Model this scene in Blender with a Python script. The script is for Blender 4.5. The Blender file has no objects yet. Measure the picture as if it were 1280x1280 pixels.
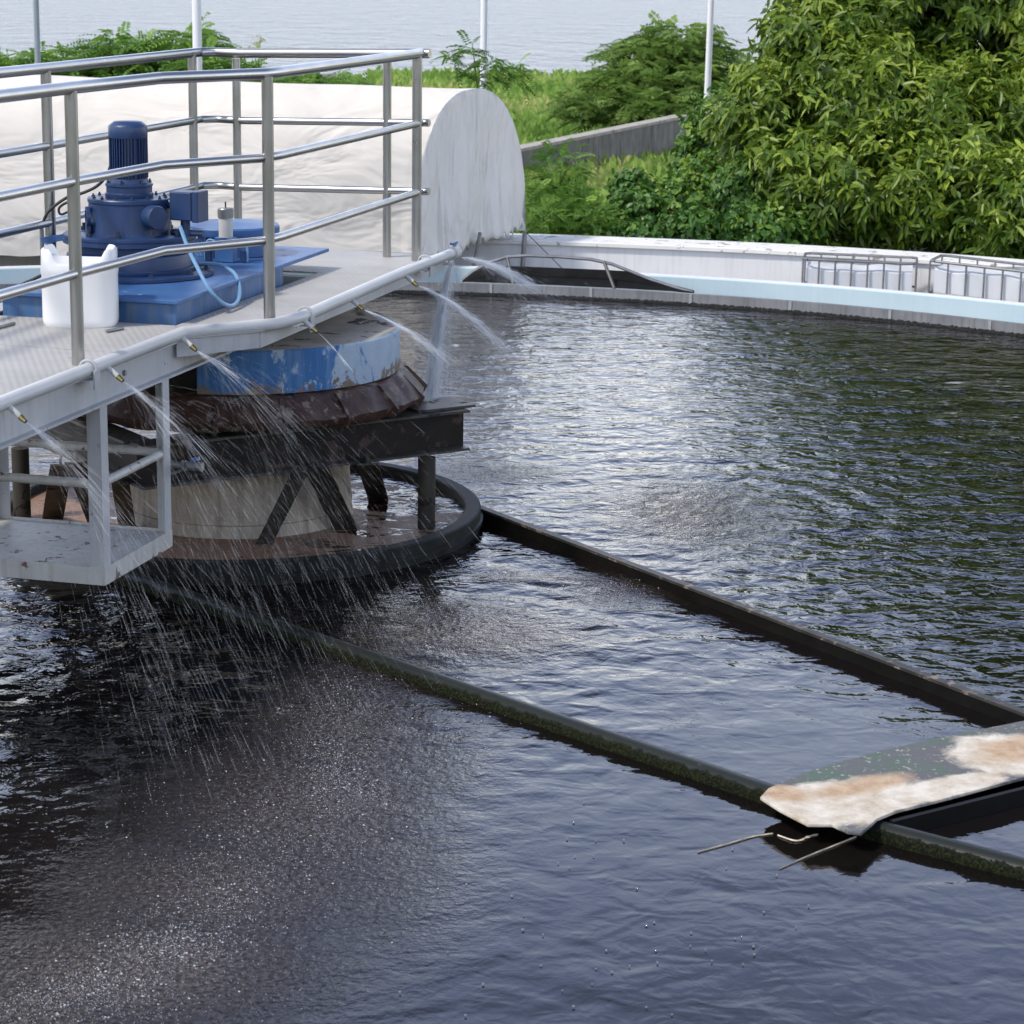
import bpy, math, random
import numpy as np
from mathutils import Vector, Matrix
from mathutils import noise as mn
random.seed(7); rng = np.random.default_rng(7)
R = math.radians
scene = bpy.context.scene
C = scene.collection

# ------------------------------------------------------------------ camera (fitted to the photograph)
f_, pitch, roll, CH = 2984.4, .2335, .0142, 2.7785
CP = Vector((0, 0, CH))
F_ = Vector((0, math.cos(pitch), -math.sin(pitch))); R0 = Vector((1, 0, 0)); U0 = R0.cross(F_)
RR = R0*math.cos(roll)+U0*math.sin(roll); UU = -R0*math.sin(roll)+U0*math.cos(roll)
cd = bpy.data.cameras.new('camera'); cam = bpy.data.objects.new('camera', cd); C.objects.link(cam)
cam.matrix_world = Matrix(((RR.x, UU.x, -F_.x, 0), (RR.y, UU.y, -F_.y, 0), (RR.z, UU.z, -F_.z, CH), (0, 0, 0, 1)))
cd.sensor_width = 36; cd.lens = f_/1280*36; cd.clip_end = 6000; cd.clip_start = .1
cd.dof.use_dof = True; cd.dof.focus_distance = 11.2; cd.dof.aperture_fstop = 9
scene.camera = cam

def ray(px, py): return F_+RR*((px-640)/f_)+UU*((640-py)/f_)
def uz(px, py, z):
    d = ray(px, py); return CP+d*((z-CH)/d.z)
def uy(px, py, Y):
    d = ray(px, py); return CP+d*(Y/d.y)
def up(px, py, P, N):                       # onto a plane through P with normal N
    d = ray(px, py); return CP+d*((P-CP).dot(N)/d.dot(N))
CX, CY = -1.3335, 11.3785
A15 = R(15); us = Vector((math.sin(A15), math.cos(A15), 0)); un = Vector((math.cos(A15), -math.sin(A15), 0))
UZ = Vector((0, 0, 1))
def L(s, t, z): return Vector((CX, CY, 0))+us*s+un*t+UZ*z
def loc(P): d = Vector((P[0]-CX, P[1]-CY, 0)); return d.dot(us), d.dot(un)

# ------------------------------------------------------------------ materials
def new_mat(name):
    m = bpy.data.materials.new(name); m.use_nodes = True
    nt = m.node_tree; b = nt.nodes['Principled BSDF']; return m, nt, b
def noise(nt, vec, scale, detail=4, rough=.55, dist=0):
    n = nt.nodes.new('ShaderNodeTexNoise'); n.inputs['Scale'].default_value = scale; n.inputs['Detail'].default_value = detail
    n.inputs['Roughness'].default_value = rough; n.inputs['Distortion'].default_value = dist
    nt.links.new(vec, n.inputs['Vector']); return n.outputs['Fac']
def ramp(nt, fac, stops):
    r = nt.nodes.new('ShaderNodeValToRGB'); el = r.color_ramp.elements
    for i, (p, c) in enumerate(stops):
        e = el[i] if i < 2 else el.new(p)
        e.position = p; e.color = (c, c, c, 1) if isinstance(c, (int, float)) else (*c, 1)
    nt.links.new(fac, r.inputs['Fac']); return r.outputs['Color']
def coords(nt, scale=(1, 1, 1), rot=(0, 0, 0), src='Object'):
    t = nt.nodes.new('ShaderNodeTexCoord'); m = nt.nodes.new('ShaderNodeMapping')
    m.inputs['Scale'].default_value = scale; m.inputs['Rotation'].default_value = rot
    nt.links.new(t.outputs[src], m.inputs['Vector']); return m.outputs['Vector']
def mixc(nt, fac, a, b):
    m = nt.nodes.new('ShaderNodeMix'); m.data_type = 'RGBA'
    for sock, v in ((m.inputs[0], fac), (m.inputs[6], a), (m.inputs[7], b)):
        if isinstance(v, (int, float)): sock.default_value = v
        elif isinstance(v, tuple): sock.default_value = (*v, 1)
        else: nt.links.new(v, sock)
    return m.outputs[2]
def math_(nt, op, a, b=0.0):
    m = nt.nodes.new('ShaderNodeMath'); m.operation = op
    for s, v in ((m.inputs[0], a), (m.inputs[1], b)):
        if isinstance(v, (int, float)): s.default_value = v
        else: nt.links.new(v, s)
    return m.outputs[0]
def bump(nt, b, h, strength, dist, prev=None):
    n = nt.nodes.new('ShaderNodeBump'); n.inputs['Strength'].default_value = strength; n.inputs['Distance'].default_value = dist
    nt.links.new(h, n.inputs['Height'])
    if prev is not None: nt.links.new(prev, n.inputs['Normal'])
    if b is not None: nt.links.new(n.outputs['Normal'], b.inputs['Normal'])
    return n.outputs['Normal']
def surf(name, c1, c2, scale=6, rough=.5, metal=0, wear=None, wear_lo=.6, wear_scale=9, stretch=(1, 1, 1), bmp=.2, bdist=.003, bscale=60,
         rough2=None, streak=None, streak_amt=.5, spec=None):
    """base mottled between c1 and c2, with wear spots and vertical streaks of dirt"""
    m, nt, b = new_mat(name); v = coords(nt, stretch)
    col = mixc(nt, ramp(nt, noise(nt, v, scale, 6, .6), [(.3, 0.), (.72, 1.)]), c1, c2)
    if streak:
        vs = coords(nt, (1, 1, .06))
        k = ramp(nt, noise(nt, vs, 26, 5, .65), [(.48, 0.), (.72, streak_amt)])
        col = mixc(nt, k, col, streak)
    if wear:
        w = ramp(nt, noise(nt, coords(nt), wear_scale, 8, .68, .4), [(wear_lo, 0.), (wear_lo+.03, 1.)])
        col = mixc(nt, w, col, wear)
        rr = mixc(nt, w, (rough,)*3, (min(1, rough+.35),)*3); nt.links.new(rr, b.inputs['Roughness'])
    else:
        b.inputs['Roughness'].default_value = rough
        if rough2 is not None:
            rr = ramp(nt, noise(nt, v, scale*2.3, 5), [(.3, rough), (.7, rough2)]); nt.links.new(rr, b.inputs['Roughness'])
    nt.links.new(col, b.inputs['Base Color']); b.inputs['Metallic'].default_value = metal
    if spec is not None: b.inputs['Specular IOR Level'].default_value = spec
    if bmp: bump(nt, b, noise(nt, coords(nt), bscale, 5, .6), bmp, bdist)
    return m

M = {}
M['steel'] = surf('stainless_steel', (.40, .395, .385), (.47, .465, .45), 3, .27, 1.0, stretch=(1, 1, 1), bmp=0, rough2=.36)
M['deck'] = surf('chequer_deck', (.32, .312, .295), (.41, .40, .38), 3, .6, wear=(.30, .28, .26), wear_lo=.66, bmp=.2, rough2=.7)
# ribs on the deck plate
nt = M['deck'].node_tree; b = nt.nodes['Principled BSDF']
wv = nt.nodes.new('ShaderNodeTexWave'); wv.bands_direction = 'X'; wv.inputs['Scale'].default_value = 11; wv.inputs['Distortion'].default_value = .4
wv.inputs['Detail'].default_value = 2
nt.links.new(coords(nt, rot=(0, 0, -A15+math.pi)), wv.inputs['Vector'])
pv = b.inputs['Normal'].links[0].from_socket
bump(nt, b, wv.outputs['Fac'], .35, .003, pv)
M['grey_paint'] = surf('grey_painted_steel', (.40, .41, .42), (.50, .50, .50), 5, .45, wear=(.18, .14, .12), wear_lo=.635, wear_scale=14, streak=(.30, .29, .28), streak_amt=.5)
M['platform_paint'] = surf('worn_cream_paint', (.44, .43, .40), (.55, .54, .50), 5, .5, wear=(.15, .08, .06), wear_lo=.60, wear_scale=13, streak=(.3, .27, .22), streak_amt=.6)
M['pvc'] = surf('grey_pvc', (.48, .48, .47), (.56, .56, .55), 4, .35, bmp=.05)
M['brass'] = surf('nozzle_brass', (.30, .22, .08), (.42, .33, .14), 20, .35, 1.0)
M['white_plastic'] = surf('white_plastic', (.80, .80, .79), (.84, .84, .83), 3, .35, bmp=.03)
M['navy'] = surf('navy_enamel', (.010, .029, .09), (.018, .048, .135), 7, .40, wear=(.05, .075, .13), wear_lo=.7, wear_scale=22, streak=(.03, .06, .13), streak_amt=.6, bmp=.08)
M['blue'] = surf('blue_enamel', (.030, .095, .25), (.055, .145, .34), 6, .45, wear=(.14, .23, .38), wear_lo=.62, wear_scale=14, bmp=.08)
M['blue_side'] = surf('streaked_blue_enamel', (.028, .09, .22), (.055, .14, .30), 5, .5, streak=(.15, .18, .20), streak_amt=.85, wear=(.10, .09, .08), wear_lo=.68)
M['blue_hose'] = surf('blue_hose', (.13, .28, .45), (.18, .34, .52), 6, .4, bmp=0)
M['black_rubber'] = surf('black_rubber', (.012, .012, .012), (.03, .028, .027), 7, .6)
M['drum_blue'] = surf('peeling_drum_paint', (.025, .11, .30), (.05, .18, .42), 4, .5, wear=(.42, .50, .56), wear_lo=.59, wear_scale=6, streak=(.20, .34, .50), streak_amt=.6)
nt = M['drum_blue'].node_tree; b = nt.nodes['Principled BSDF']        # rusty flakes, mostly along the lower edge
src = b.inputs['Base Color'].links[0].from_socket
sep = nt.nodes.new('ShaderNodeSeparateXYZ'); tc = nt.nodes.new('ShaderNodeTexCoord'); nt.links.new(tc.outputs['Object'], sep.inputs[0])
low = math_(nt, 'MULTIPLY', math_(nt, 'SUBTRACT', .10, sep.outputs['Z']), 1.6)
pk = math_(nt, 'ADD', noise(nt, coords(nt, (1, 1, .45)), 7, 7, .7, .4), math_(nt, 'MULTIPLY', math_(nt, 'SUBTRACT', sep.outputs['X'], .48), .45))
src = mixc(nt, ramp(nt, pk, [(.475, 0.), (.52, .85)]), src, mixc(nt, noise(nt, coords(nt), 16, 5), (.30, .42, .55), (.52, .58, .62)))
rk = math_(nt, 'ADD', noise(nt, coords(nt), 11, 9, .72, .5), low)
nt.links.new(mixc(nt, ramp(nt, rk, [(.615, 0.), (.63, 1.)]), src, mixc(nt, noise(nt, coords(nt), 40, 4), (.07, .04, .03), (.30, .25, .21))), b.inputs['Base Color'])
M['drum_top'] = surf('dirty_drum_top', (.28, .24, .19), (.42, .40, .36), 4, .55, wear=(.04, .035, .035), wear_lo=.55, wear_scale=6, stretch=(1, 1.6, 1))
M['rust'] = surf('wet_rust', (.035, .017, .012), (.105, .056, .042), 9, .45, wear=(.19, .15, .125), wear_lo=.56, wear_scale=12, bmp=.5, bdist=.006, bscale=35)
M['tar_steel'] = surf('blackened_steel', (.007, .006, .006), (.024, .018, .015), 6, .42, spec=.25, wear=(.065, .043, .033), wear_lo=.57, wear_scale=11, bmp=.35, bdist=.004, rough2=.5)
M['beam_edge'] = surf('grimy_flange', (.025, .022, .02), (.07, .062, .052), 9, .45, wear=(.015, .013, .012), wear_lo=.56, wear_scale=10, bmp=.3)
M['strut'] = surf('slimy_strut', (.022, .02, .016), (.06, .052, .04), 11, .6, spec=.25, wear=(.015, .015, .012), wear_lo=.56, wear_scale=14, stretch=(1, 1, .3), bmp=.4)
M['concrete'] = surf('pedestal_concrete', (.33, .28, .215), (.45, .39, .31), 4, .8, wear=(.10, .075, .06), wear_lo=.64, wear_scale=6, streak=(.14, .11, .09), streak_amt=.7, bmp=.4)
M['ring'] = surf('slimed_ring', (.008, .009, .008), (.026, .028, .026), 9, .6, spec=.18, wear=(.09, .085, .075), wear_lo=.68, wear_scale=18, bmp=.4)
M['arm'] = surf('arm_steel', (.025, .024, .022), (.065, .06, .052), 8, .5, spec=.3, wear=(.22, .175, .145), wear_lo=.56, wear_scale=16, bmp=.3)
M['arm_face'] = surf('arm_black_face', (.004, .004, .003), (.010, .009, .008), 8, .5, bmp=.3, spec=.15)  # near black webs, darker than the top flange
M['weir'] = surf('grey_weir_plate', (.15, .155, .16), (.25, .255, .26), 3, .5, streak=(.09, .09, .09), streak_amt=.7, wear=(.33, .34, .35), wear_lo=.67, bmp=.15)
M['weir_black'] = surf('black_waterline', (.008, .008, .007), (.02, .02, .018), 20, .45, bmp=.8, bdist=.01)
M['tank_blue'] = surf('pale_blue_wall_paint', (.40, .52, .57), (.47, .58, .61), 2, .7, streak=(.50, .60, .64), streak_amt=.5, bmp=.1)
M['wall_white'] = surf('white_wall_paint', (.60, .60, .60), (.68, .68, .68), 2, .8, streak=(.48, .48, .47), streak_amt=.45, bmp=.15)
M['coping'] = surf('stained_coping', (.66, .65, .62), (.74, .73, .70), 3, .85, wear=(.30, .28, .25), wear_lo=.575, wear_scale=6, bmp=.3)
M['walk'] = surf('grey_concrete_floor', (.25, .25, .24), (.34, .34, .33), 3, .85)
M['galv'] = surf('galvanised_tube', (.20, .20, .205), (.30, .30, .30), 12, .45, .7)
M['liner'] = surf('white_liner', (.55, .56, .58), (.66, .67, .68), 4, .5, wear=(.3, .3, .3), wear_lo=.70, stretch=(1, 1, .3))
M['pole_white'] = surf('white_pole_paint', (.70, .71, .73), (.76, .77, .78), 3, .4, bmp=0)
M['pole_grey'] = surf('grey_pole_paint', (.22, .26, .30), (.27, .31, .35), 3, .45, bmp=0)
M['black_sheet'] = surf('black_hood_sheet', (.005, .005, .005), (.012, .012, .012), 5, .8, spec=.1)
M['dark_tube'] = surf('dark_grey_tube', (.04, .04, .045), (.07, .07, .07), 5, .5)
M['bark'] = surf('bark', (.07, .05, .035), (.13, .10, .075), 10, .9, stretch=(1, 1, .3), bmp=.6, bdist=.01)
M['old_wall'] = surf('weathered_concrete', (.13, .12, .11), (.24, .225, .205), 3, .9, streak=(.035, .03, .028), streak_amt=1.0, bmp=.3)
M['frosted'] = surf('frosted_pot', (.50, .49, .46), (.60, .59, .56), 5, .3, wear=(.38, .36, .3), wear_lo=.6, bmp=0)
M['bolt'] = surf('dark_bolt', (.012, .022, .05), (.03, .045, .09), 20, .4, bmp=0)
M['cream_hose'] = surf('cream_hose', (.50, .48, .42), (.58, .56, .50), 6, .45, bmp=0)

M['joint'] = surf('weir_joint', (.26, .265, .27), (.36, .36, .365), 9, .5)
# canvas
m, nt, b = new_mat('cream_canvas'); M['canvas'] = m
n1 = noise(nt, coords(nt, (1, 1, 1)), 1.6, 5, .6)
nt.links.new(mixc(nt, ramp(nt, n1, [(.35, 0.), (.7, 1.)]), (.70, .655, .585), (.65, .605, .54)), b.inputs['Base Color'])
b.inputs['Roughness'].default_value = .85
nb = bump(nt, None, noise(nt, coords(nt, (.8, 1, 1.9), (0, R(14), 0)), 1.5, 3, .5, .8), .8, .09)
bump(nt, b, noise(nt, coords(nt, (.9, 1, 1.6), (0, R(-25), 0)), 4, 3, .5, .7), .25, .012, nb)
m, nt, b = new_mat('white_canvas_end'); M['canvas_end'] = m
n1 = noise(nt, coords(nt, (1, 1, .5)), 3, 5, .6)
nt.links.new(mixc(nt, ramp(nt, n1, [(.3, 0.), (.7, 1.)]), (.82, .78, .72), (.76, .72, .66)), b.inputs['Base Color'])
b.inputs['Roughness'].default_value = .85
nb = bump(nt, None, noise(nt, coords(nt, (1.6, 1.6, .3)), 3.4, 3, .5, .5), 1, .13)
bump(nt, b, noise(nt, coords(nt, (1, 1, 1.2), (R(25), 0, 0)), 7, 3, .5, .8), .4, .02, nb)

# leaves: tint is a per-leaf attribute (young leaves are yellower)
def leaf_mat(name, dark, mid, young, rough=.42, transl=.28):
    m, nt, b = new_mat(name)
    a = nt.nodes.new('ShaderNodeAttribute'); a.attribute_name = 'tint'
    col = ramp(nt, a.outputs['Fac'], [(0., dark), (1., young), (.55, mid)])
    nt.links.new(col, b.inputs['Base Color']); b.inputs['Roughness'].default_value = rough
    b.inputs['Specular IOR Level'].default_value = .4
    t = nt.nodes.new('ShaderNodeBsdfTranslucent'); nt.links.new(col, t.inputs['Color'])
    mx = nt.nodes.new('ShaderNodeMixShader'); mx.inputs[0].default_value = transl
    nt.links.new(b.outputs[0], mx.inputs[1]); nt.links.new(t.outputs[0], mx.inputs[2])
    nt.links.new(mx.outputs[0], nt.nodes['Material Output'].inputs['Surface']); return m
M['leaf_tree'] = leaf_mat('broad_leaf', (.028, .065, .007), (.11, .19, .017), (.33, .42, .055), .42, .34)
M['leaf_fern'] = leaf_mat('feathery_leaf', (.05, .11, .02), (.12, .25, .04), (.26, .42, .07), .6, .35)
M['leaf_acacia'] = leaf_mat('acacia_leaf', (.09, .16, .035), (.18, .29, .06), (.30, .42, .10), .6, .4)
M['leaf_vine'] = leaf_mat('vine_leaf', (.03, .08, .016), (.075, .18, .03), (.22, .34, .05))
M['grass'] = leaf_mat('tall_grass', (.12, .22, .035), (.22, .36, .06), (.46, .46, .16), .7, .4)

# tank water
m, nt, b = new_mat('black_tank_water'); M['water'] = m
b.inputs['IOR'].default_value = 1.33; b.inputs['Specular IOR Level'].default_value = .5
ch = nt.nodes.new('ShaderNodeAttribute'); ch.attribute_name = 'churn'
rp = nt.nodes.new('ShaderNodeAttribute'); rp.attribute_name = 'ripple'
v = coords(nt)
fr_ = math_(nt, 'MULTIPLY', ramp(nt, noise(nt, v, 55, 4, .7), [(.46, 0.), (.60, 1.)]), math_(nt, 'POWER', ch.outputs['Fac'], 1.6))
nt.links.new(mixc(nt, fr_, mixc(nt, ch.outputs['Fac'], (.006, .0048, .0045), (.017, .013, .012)), (.115, .092, .085)), b.inputs['Base Color'])
nt.links.new(mixc(nt, ch.outputs['Fac'], (.02,)*3, (.05,)*3), b.inputs['Roughness'])
v1 = coords(nt, (1, 1.35, 1), (0, 0, R(8)))
h1 = math_(nt, 'MULTIPLY', noise(nt, v1, 4.2, 2, .5, .5), rp.outputs['Fac'])
h2 = math_(nt, 'MULTIPLY', noise(nt, v, 11, 3, .5, .6), rp.outputs['Fac'])
h3 = math_(nt, 'MULTIPLY', noise(nt, v, 34, 3, .6), ch.outputs['Fac'])
nb = bump(nt, None, h1, 1.0, .020)
nb = bump(nt, None, h2, 1.0, .0078, nb)
bump(nt, b, h3, 1.0, .016, nb)

m, nt, b = new_mat('brown_inner_water'); M['inner_water'] = m
v = coords(nt)
sep = nt.nodes.new('ShaderNodeSeparateXYZ'); tc = nt.nodes.new('ShaderNodeTexCoord'); nt.links.new(tc.outputs['Object'], sep.inputs[0])
fk = math_(nt, 'SUBTRACT', noise(nt, coords(nt, (1, 1.7, 1)), 3.0, 7, .65, .6), math_(nt, 'MULTIPLY', math_(nt, 'ADD', sep.outputs['X'], sep.outputs['Y']), .10))
foam = ramp(nt, fk, [(.45, 0.), (.50, 1.)])
nt.links.new(mixc(nt, foam, (.025, .012, .009), mixc(nt, noise(nt, v, 30, 5, .7), (.16, .085, .05), (.34, .22, .15))), b.inputs['Base Color'])
nt.links.new(mixc(nt, foam, (.05,)*3, (.55,)*3), b.inputs['Roughness']); b.inputs['IOR'].default_value = 1.33
nb = bump(nt, None, noise(nt, v, 7, 3, .5, .5), .8, .03)
bump(nt, b, math_(nt, 'MULTIPLY', noise(nt, v, 50, 4, .6), foam), .8, .01, nb)

m, nt, b = new_mat('lake_water'); M['lake'] = m
b.inputs['Base Color'].default_value = (.045, .075, .10, 1); b.inputs['Specular IOR Level'].default_value = .18; b.inputs['Roughness'].default_value = .28; b.inputs['IOR'].default_value = 1.33
v = coords(nt, (1, .55, 1))
nb = bump(nt, None, noise(nt, v, .35, 5, .6, .4), 1, .8)
bump(nt, b, noise(nt, v, 1.0, 4, .6, .6), 1, .42, nb)

# deposit plate
m, nt, b = new_mat('encrusted_plate'); M['crust'] = m
v = coords(nt); sep = nt.nodes.new('ShaderNodeSeparateXYZ'); nt.links.new(v, sep.inputs[0])
def blob(cx, cy, rx, ry, ang=0):
    mp = nt.nodes.new('ShaderNodeMapping'); mp.vector_type = 'TEXTURE'
    mp.inputs['Location'].default_value = (cx, cy, 0); mp.inputs['Rotation'].default_value = (0, 0, ang); mp.inputs['Scale'].default_value = (rx, ry, 1)
    tcx = nt.nodes.new('ShaderNodeTexCoord'); nt.links.new(tcx.outputs['Object'], mp.inputs['Vector'])
    s = nt.nodes.new('ShaderNodeSeparateXYZ'); nt.links.new(mp.outputs[0], s.inputs[0])
    r = math_(nt, 'ADD', math_(nt, 'POWER', math_(nt, 'ABSOLUTE', s.outputs['X']), 2.0), math_(nt, 'POWER', math_(nt, 'ABSOLUTE', s.outputs['Y']), 2.0))
    return math_(nt, 'SQRT', r)
PLO = uz(1100, 985, .06)
def pl(px, py): p = uz(px, py, .06)-PLO; return p.x, p.y
d1 = uz(1170, 960, .06)-uz(960, 1010, .06); pang = math.atan2(d1.y, d1.x)
w_noise = noise(nt, v, 7, 9, .72, .6)
def zone(px, py, rx, ry, soft=.22, nz=1.0, thr=1.0):
    x, y = pl(px, py); r = blob(x, y, rx, ry, pang)
    q = math_(nt, 'ADD', r, math_(nt, 'MULTIPLY', math_(nt, 'SUBTRACT', w_noise, .5), nz))
    m_ = nt.nodes.new('ShaderNodeMath'); m_.operation = 'MULTIPLY'; m_.use_clamp = True
    nt.links.new(math_(nt, 'SUBTRACT', 1.0+soft*.35, q), m_.inputs[0]); m_.inputs[1].default_value = 1/soft
    return m_.outputs[0]
wA = zone(1040, 1010, .36, .20); wB = zone(1265, 948, .24, .22)
wC = zone(1180, 990, .30, .085)
base = mixc(nt, ramp(nt, noise(nt, v, 5, 6, .6), [(.45, 0.), (.6, 1.)]), (.10, .10, .105), (.075, .115, .085))
base = mixc(nt, ramp(nt, noise(nt, v, 45, 6, .7), [(.60, 0.), (.64, 1.)]), base, (.40, .38, .34))
white = mixc(nt, ramp(nt, noise(nt, coords(nt, (1, 1, 1)), 11, 8, .72), [(.35, 0.), (.62, 1.)]), (.42, .34, .24), (.66, .61, .53))
anyw = math_(nt, 'MAXIMUM', wC, math_(nt, 'MAXIMUM', wA, wB))
col = mixc(nt, anyw, base, white)
tan = mixc(nt, ramp(nt, noise(nt, v, 16, 8, .75), [(.30, 0.), (.68, 1.)]), (.34, .21, .11), (.56, .43, .30))
tA = zone(1080, 986, .20, .07, .55, 1.3); tB = zone(1275, 942, .18, .12, .55, 1.2); tC = zone(978, 996, .07, .09, .4, 1.0)
col = mixc(nt, math_(nt, 'MAXIMUM', tC, math_(nt, 'MAXIMUM', tA, tB)), col, tan)
nt.links.new(col, b.inputs['Base Color']); b.inputs['Roughness'].default_value = .7
nb = bump(nt, None, anyw, .6, .006)
bump(nt, b, noise(nt, v, 70, 6, .7), .5, .005, nb)

# moss pipe: green growth low on its sides, bare grey crown
m, nt, b = new_mat('mossy_pipe'); M['moss_pipe'] = m
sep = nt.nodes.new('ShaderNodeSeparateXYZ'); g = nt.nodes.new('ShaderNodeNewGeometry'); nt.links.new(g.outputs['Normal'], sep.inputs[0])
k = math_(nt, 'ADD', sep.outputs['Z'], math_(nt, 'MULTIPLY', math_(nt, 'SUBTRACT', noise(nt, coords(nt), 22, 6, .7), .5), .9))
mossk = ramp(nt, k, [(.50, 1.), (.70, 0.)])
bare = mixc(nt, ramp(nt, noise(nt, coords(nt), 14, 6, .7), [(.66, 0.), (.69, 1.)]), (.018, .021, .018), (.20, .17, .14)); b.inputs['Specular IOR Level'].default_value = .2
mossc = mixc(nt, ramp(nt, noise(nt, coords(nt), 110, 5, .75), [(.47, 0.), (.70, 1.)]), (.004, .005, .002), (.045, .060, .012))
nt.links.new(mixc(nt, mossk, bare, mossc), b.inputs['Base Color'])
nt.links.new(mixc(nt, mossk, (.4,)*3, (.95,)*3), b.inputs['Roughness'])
bump(nt, b, math_(nt, 'MULTIPLY', noise(nt, coords(nt), 70, 5, .7), mossk), 1, .02)

# spray droplets
m, nt, b = new_mat('spray_water'); M['spray'] = m
b.inputs['Base Color'].default_value = (.85, .88, .92, 1); b.inputs['Roughness'].default_value = .25; b.inputs['Alpha'].default_value = .11
m, nt, b = new_mat('spray_core'); M['spray_core'] = m
b.inputs['Base Color'].default_value = (.85, .88, .92, 1); b.inputs['Roughness'].default_value = .3; b.inputs['Alpha'].default_value = .36
m, nt, b = new_mat('foam_drop'); M['foam'] = m
b.inputs['Base Color'].default_value = (.62, .62, .64, 1); b.inputs['Roughness'].default_value = .15
m, nt, b = new_mat('bubble_film'); M['bubble'] = m
b.inputs['Base Color'].default_value = (.16, .16, .17, 1); b.inputs['Roughness'].default_value = .04; b.inputs['Coat Weight'].default_value = 1
m, nt, b = new_mat('leaf_litter_ground'); M['ground'] = m
v = coords(nt)
g1 = mixc(nt, ramp(nt, noise(nt, v, .6, 6, .65), [(.42, 0.), (.58, 1.)]), (.05, .09, .02), (.24, .20, .155))
nt.links.new(mixc(nt, ramp(nt, noise(nt, v, 9, 5, .7), [(.5, 0.), (.7, .6)]), g1, (.10, .07, .045)), b.inputs['Base Color'])
b.inputs['Roughness'].default_value = .95
bump(nt, b, noise(nt, v, 6, 6, .7), .7, .08)

# ------------------------------------------------------------------ mesh helpers
class MB:
    def __init__(s): s.v = []; s.f = []
    def add(s, vs, fs):
        k = len(s.v); s.v += [tuple(p) for p in vs]; s.f += [tuple(i+k for i in f) for f in fs]; return s
    def box(s, c, ax, ay, az):              # centre, half axes as vectors
        c, ax, ay, az = map(Vector, (c, ax, ay, az))
        vs = [c+ax*i+ay*j+az*k for k in (-1, 1) for j in (-1, 1) for i in (-1, 1)]
        fs = [(0, 2, 3, 1), (4, 5, 7, 6), (0, 1, 5, 4), (2, 6, 7, 3), (0, 4, 6, 2), (1, 3, 7, 5)]
        if ax.cross(ay).dot(az) < 0: fs = [f[::-1] for f in fs]
        return s.add(vs, fs)
    def beam(s, p, q, w, h, up=UZ):
        p, q = Vector(p), Vector(q); d = (q-p); l = d.length; d = d/l
        side = d.cross(Vector(up))
        if side.length < 1e-4: side = d.cross(Vector((1, 0, 0)))
        side.normalize(); u2 = side.cross(d)
        return s.box((p+q)/2, d*l/2, side*w/2, u2*h/2)
    def tube(s, pts, r, n=12, cap=True):
        pts = [Vector(p) for p in pts]; rs = r if isinstance(r, (list, tuple)) else [r]*len(pts)
        rings = []; ref = None
        for i, p in enumerate(pts):
            a = pts[max(0, i-1)]; c = pts[min(len(pts)-1, i+1)]
            d = (c-a).normalized()
            if 0 < i < len(pts)-1:
                d = ((p-a).normalized()+(c-p).normalized()).normalized()
            if ref is None: ref = d.orthogonal().normalized()
            ref = (ref-d*ref.dot(d)).normalized(); bt = d.cross(ref)
            rings.append([p+(ref*math.cos(t)+bt*math.sin(t))*rs[i] for t in (2*math.pi*j/n for j in range(n))])
        vs = [v for rg in rings for v in rg]; fs = []
        for i in range(len(pts)-1):
            for j in range(n):
                a, b2 = i*n+j, i*n+(j+1) % n; fs.append((a, b2, b2+n, a+n))
        if cap: fs.append(tuple(range(n))[::-1]); fs.append(tuple((len(pts)-1)*n+j for j in range(n)))
        return s.add(vs, fs)
    def lathe(s, prof, c, n=48, a0=0, a1=2*math.pi, closed=False, axis=None):
        c = Vector(c); full = abs(a1-a0-2*math.pi) < 1e-6; m = n if full else n+1
        ex, ey, ez = (Vector((1, 0, 0)), Vector((0, 1, 0)), UZ) if axis is None else axis
        vs = []
        for i in range(m):
            a = a0+(a1-a0)*i/n
            for r, z in prof: vs.append(c+ex*(r*math.cos(a))+ey*(r*math.sin(a))+ez*z)
        k = len(prof); fs = []
        for i in range(n):
            for j in range(k-1 if not closed else k):
                a = i*k+j; b2 = i*k+(j+1) % k; i2 = ((i+1) % m)*k
                fs.append((a, i2+j, i2+(j+1) % k, b2))
        return s.add(vs, fs)
    def disc_cyl(s, c, r, z0, z1, n=40, bev=.004):
        return s.lathe([(0.0001, z0), (r, z0), (r, z1-bev), (r-bev, z1), (.0001, z1)], c, n)
    def prism(s, poly, z0, z1):
        n = len(poly); vs = [(p[0], p[1], z0) for p in poly]+[(p[0], p[1], z1) for p in poly]
        ar = sum(poly[i][0]*poly[(i+1) % n][1]-poly[(i+1) % n][0]*poly[i][1] for i in range(n))
        fs = [tuple(range(n))[::-1], tuple(range(n, 2*n))]+[(i, (i+1) % n, (i+1) % n+n, i+n) for i in range(n)]
        if ar < 0: fs = [f[::-1] for f in fs]
        return s.add(vs, fs)
    def orb(s, c, r, sq=1.0, n=10, k=6):
        prof = [(max(1e-5, r*math.sin(math.pi*i/k)), -r*sq*math.cos(math.pi*i/k)) for i in range(k+1)]
        return s.lathe(prof, c, n)

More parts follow.
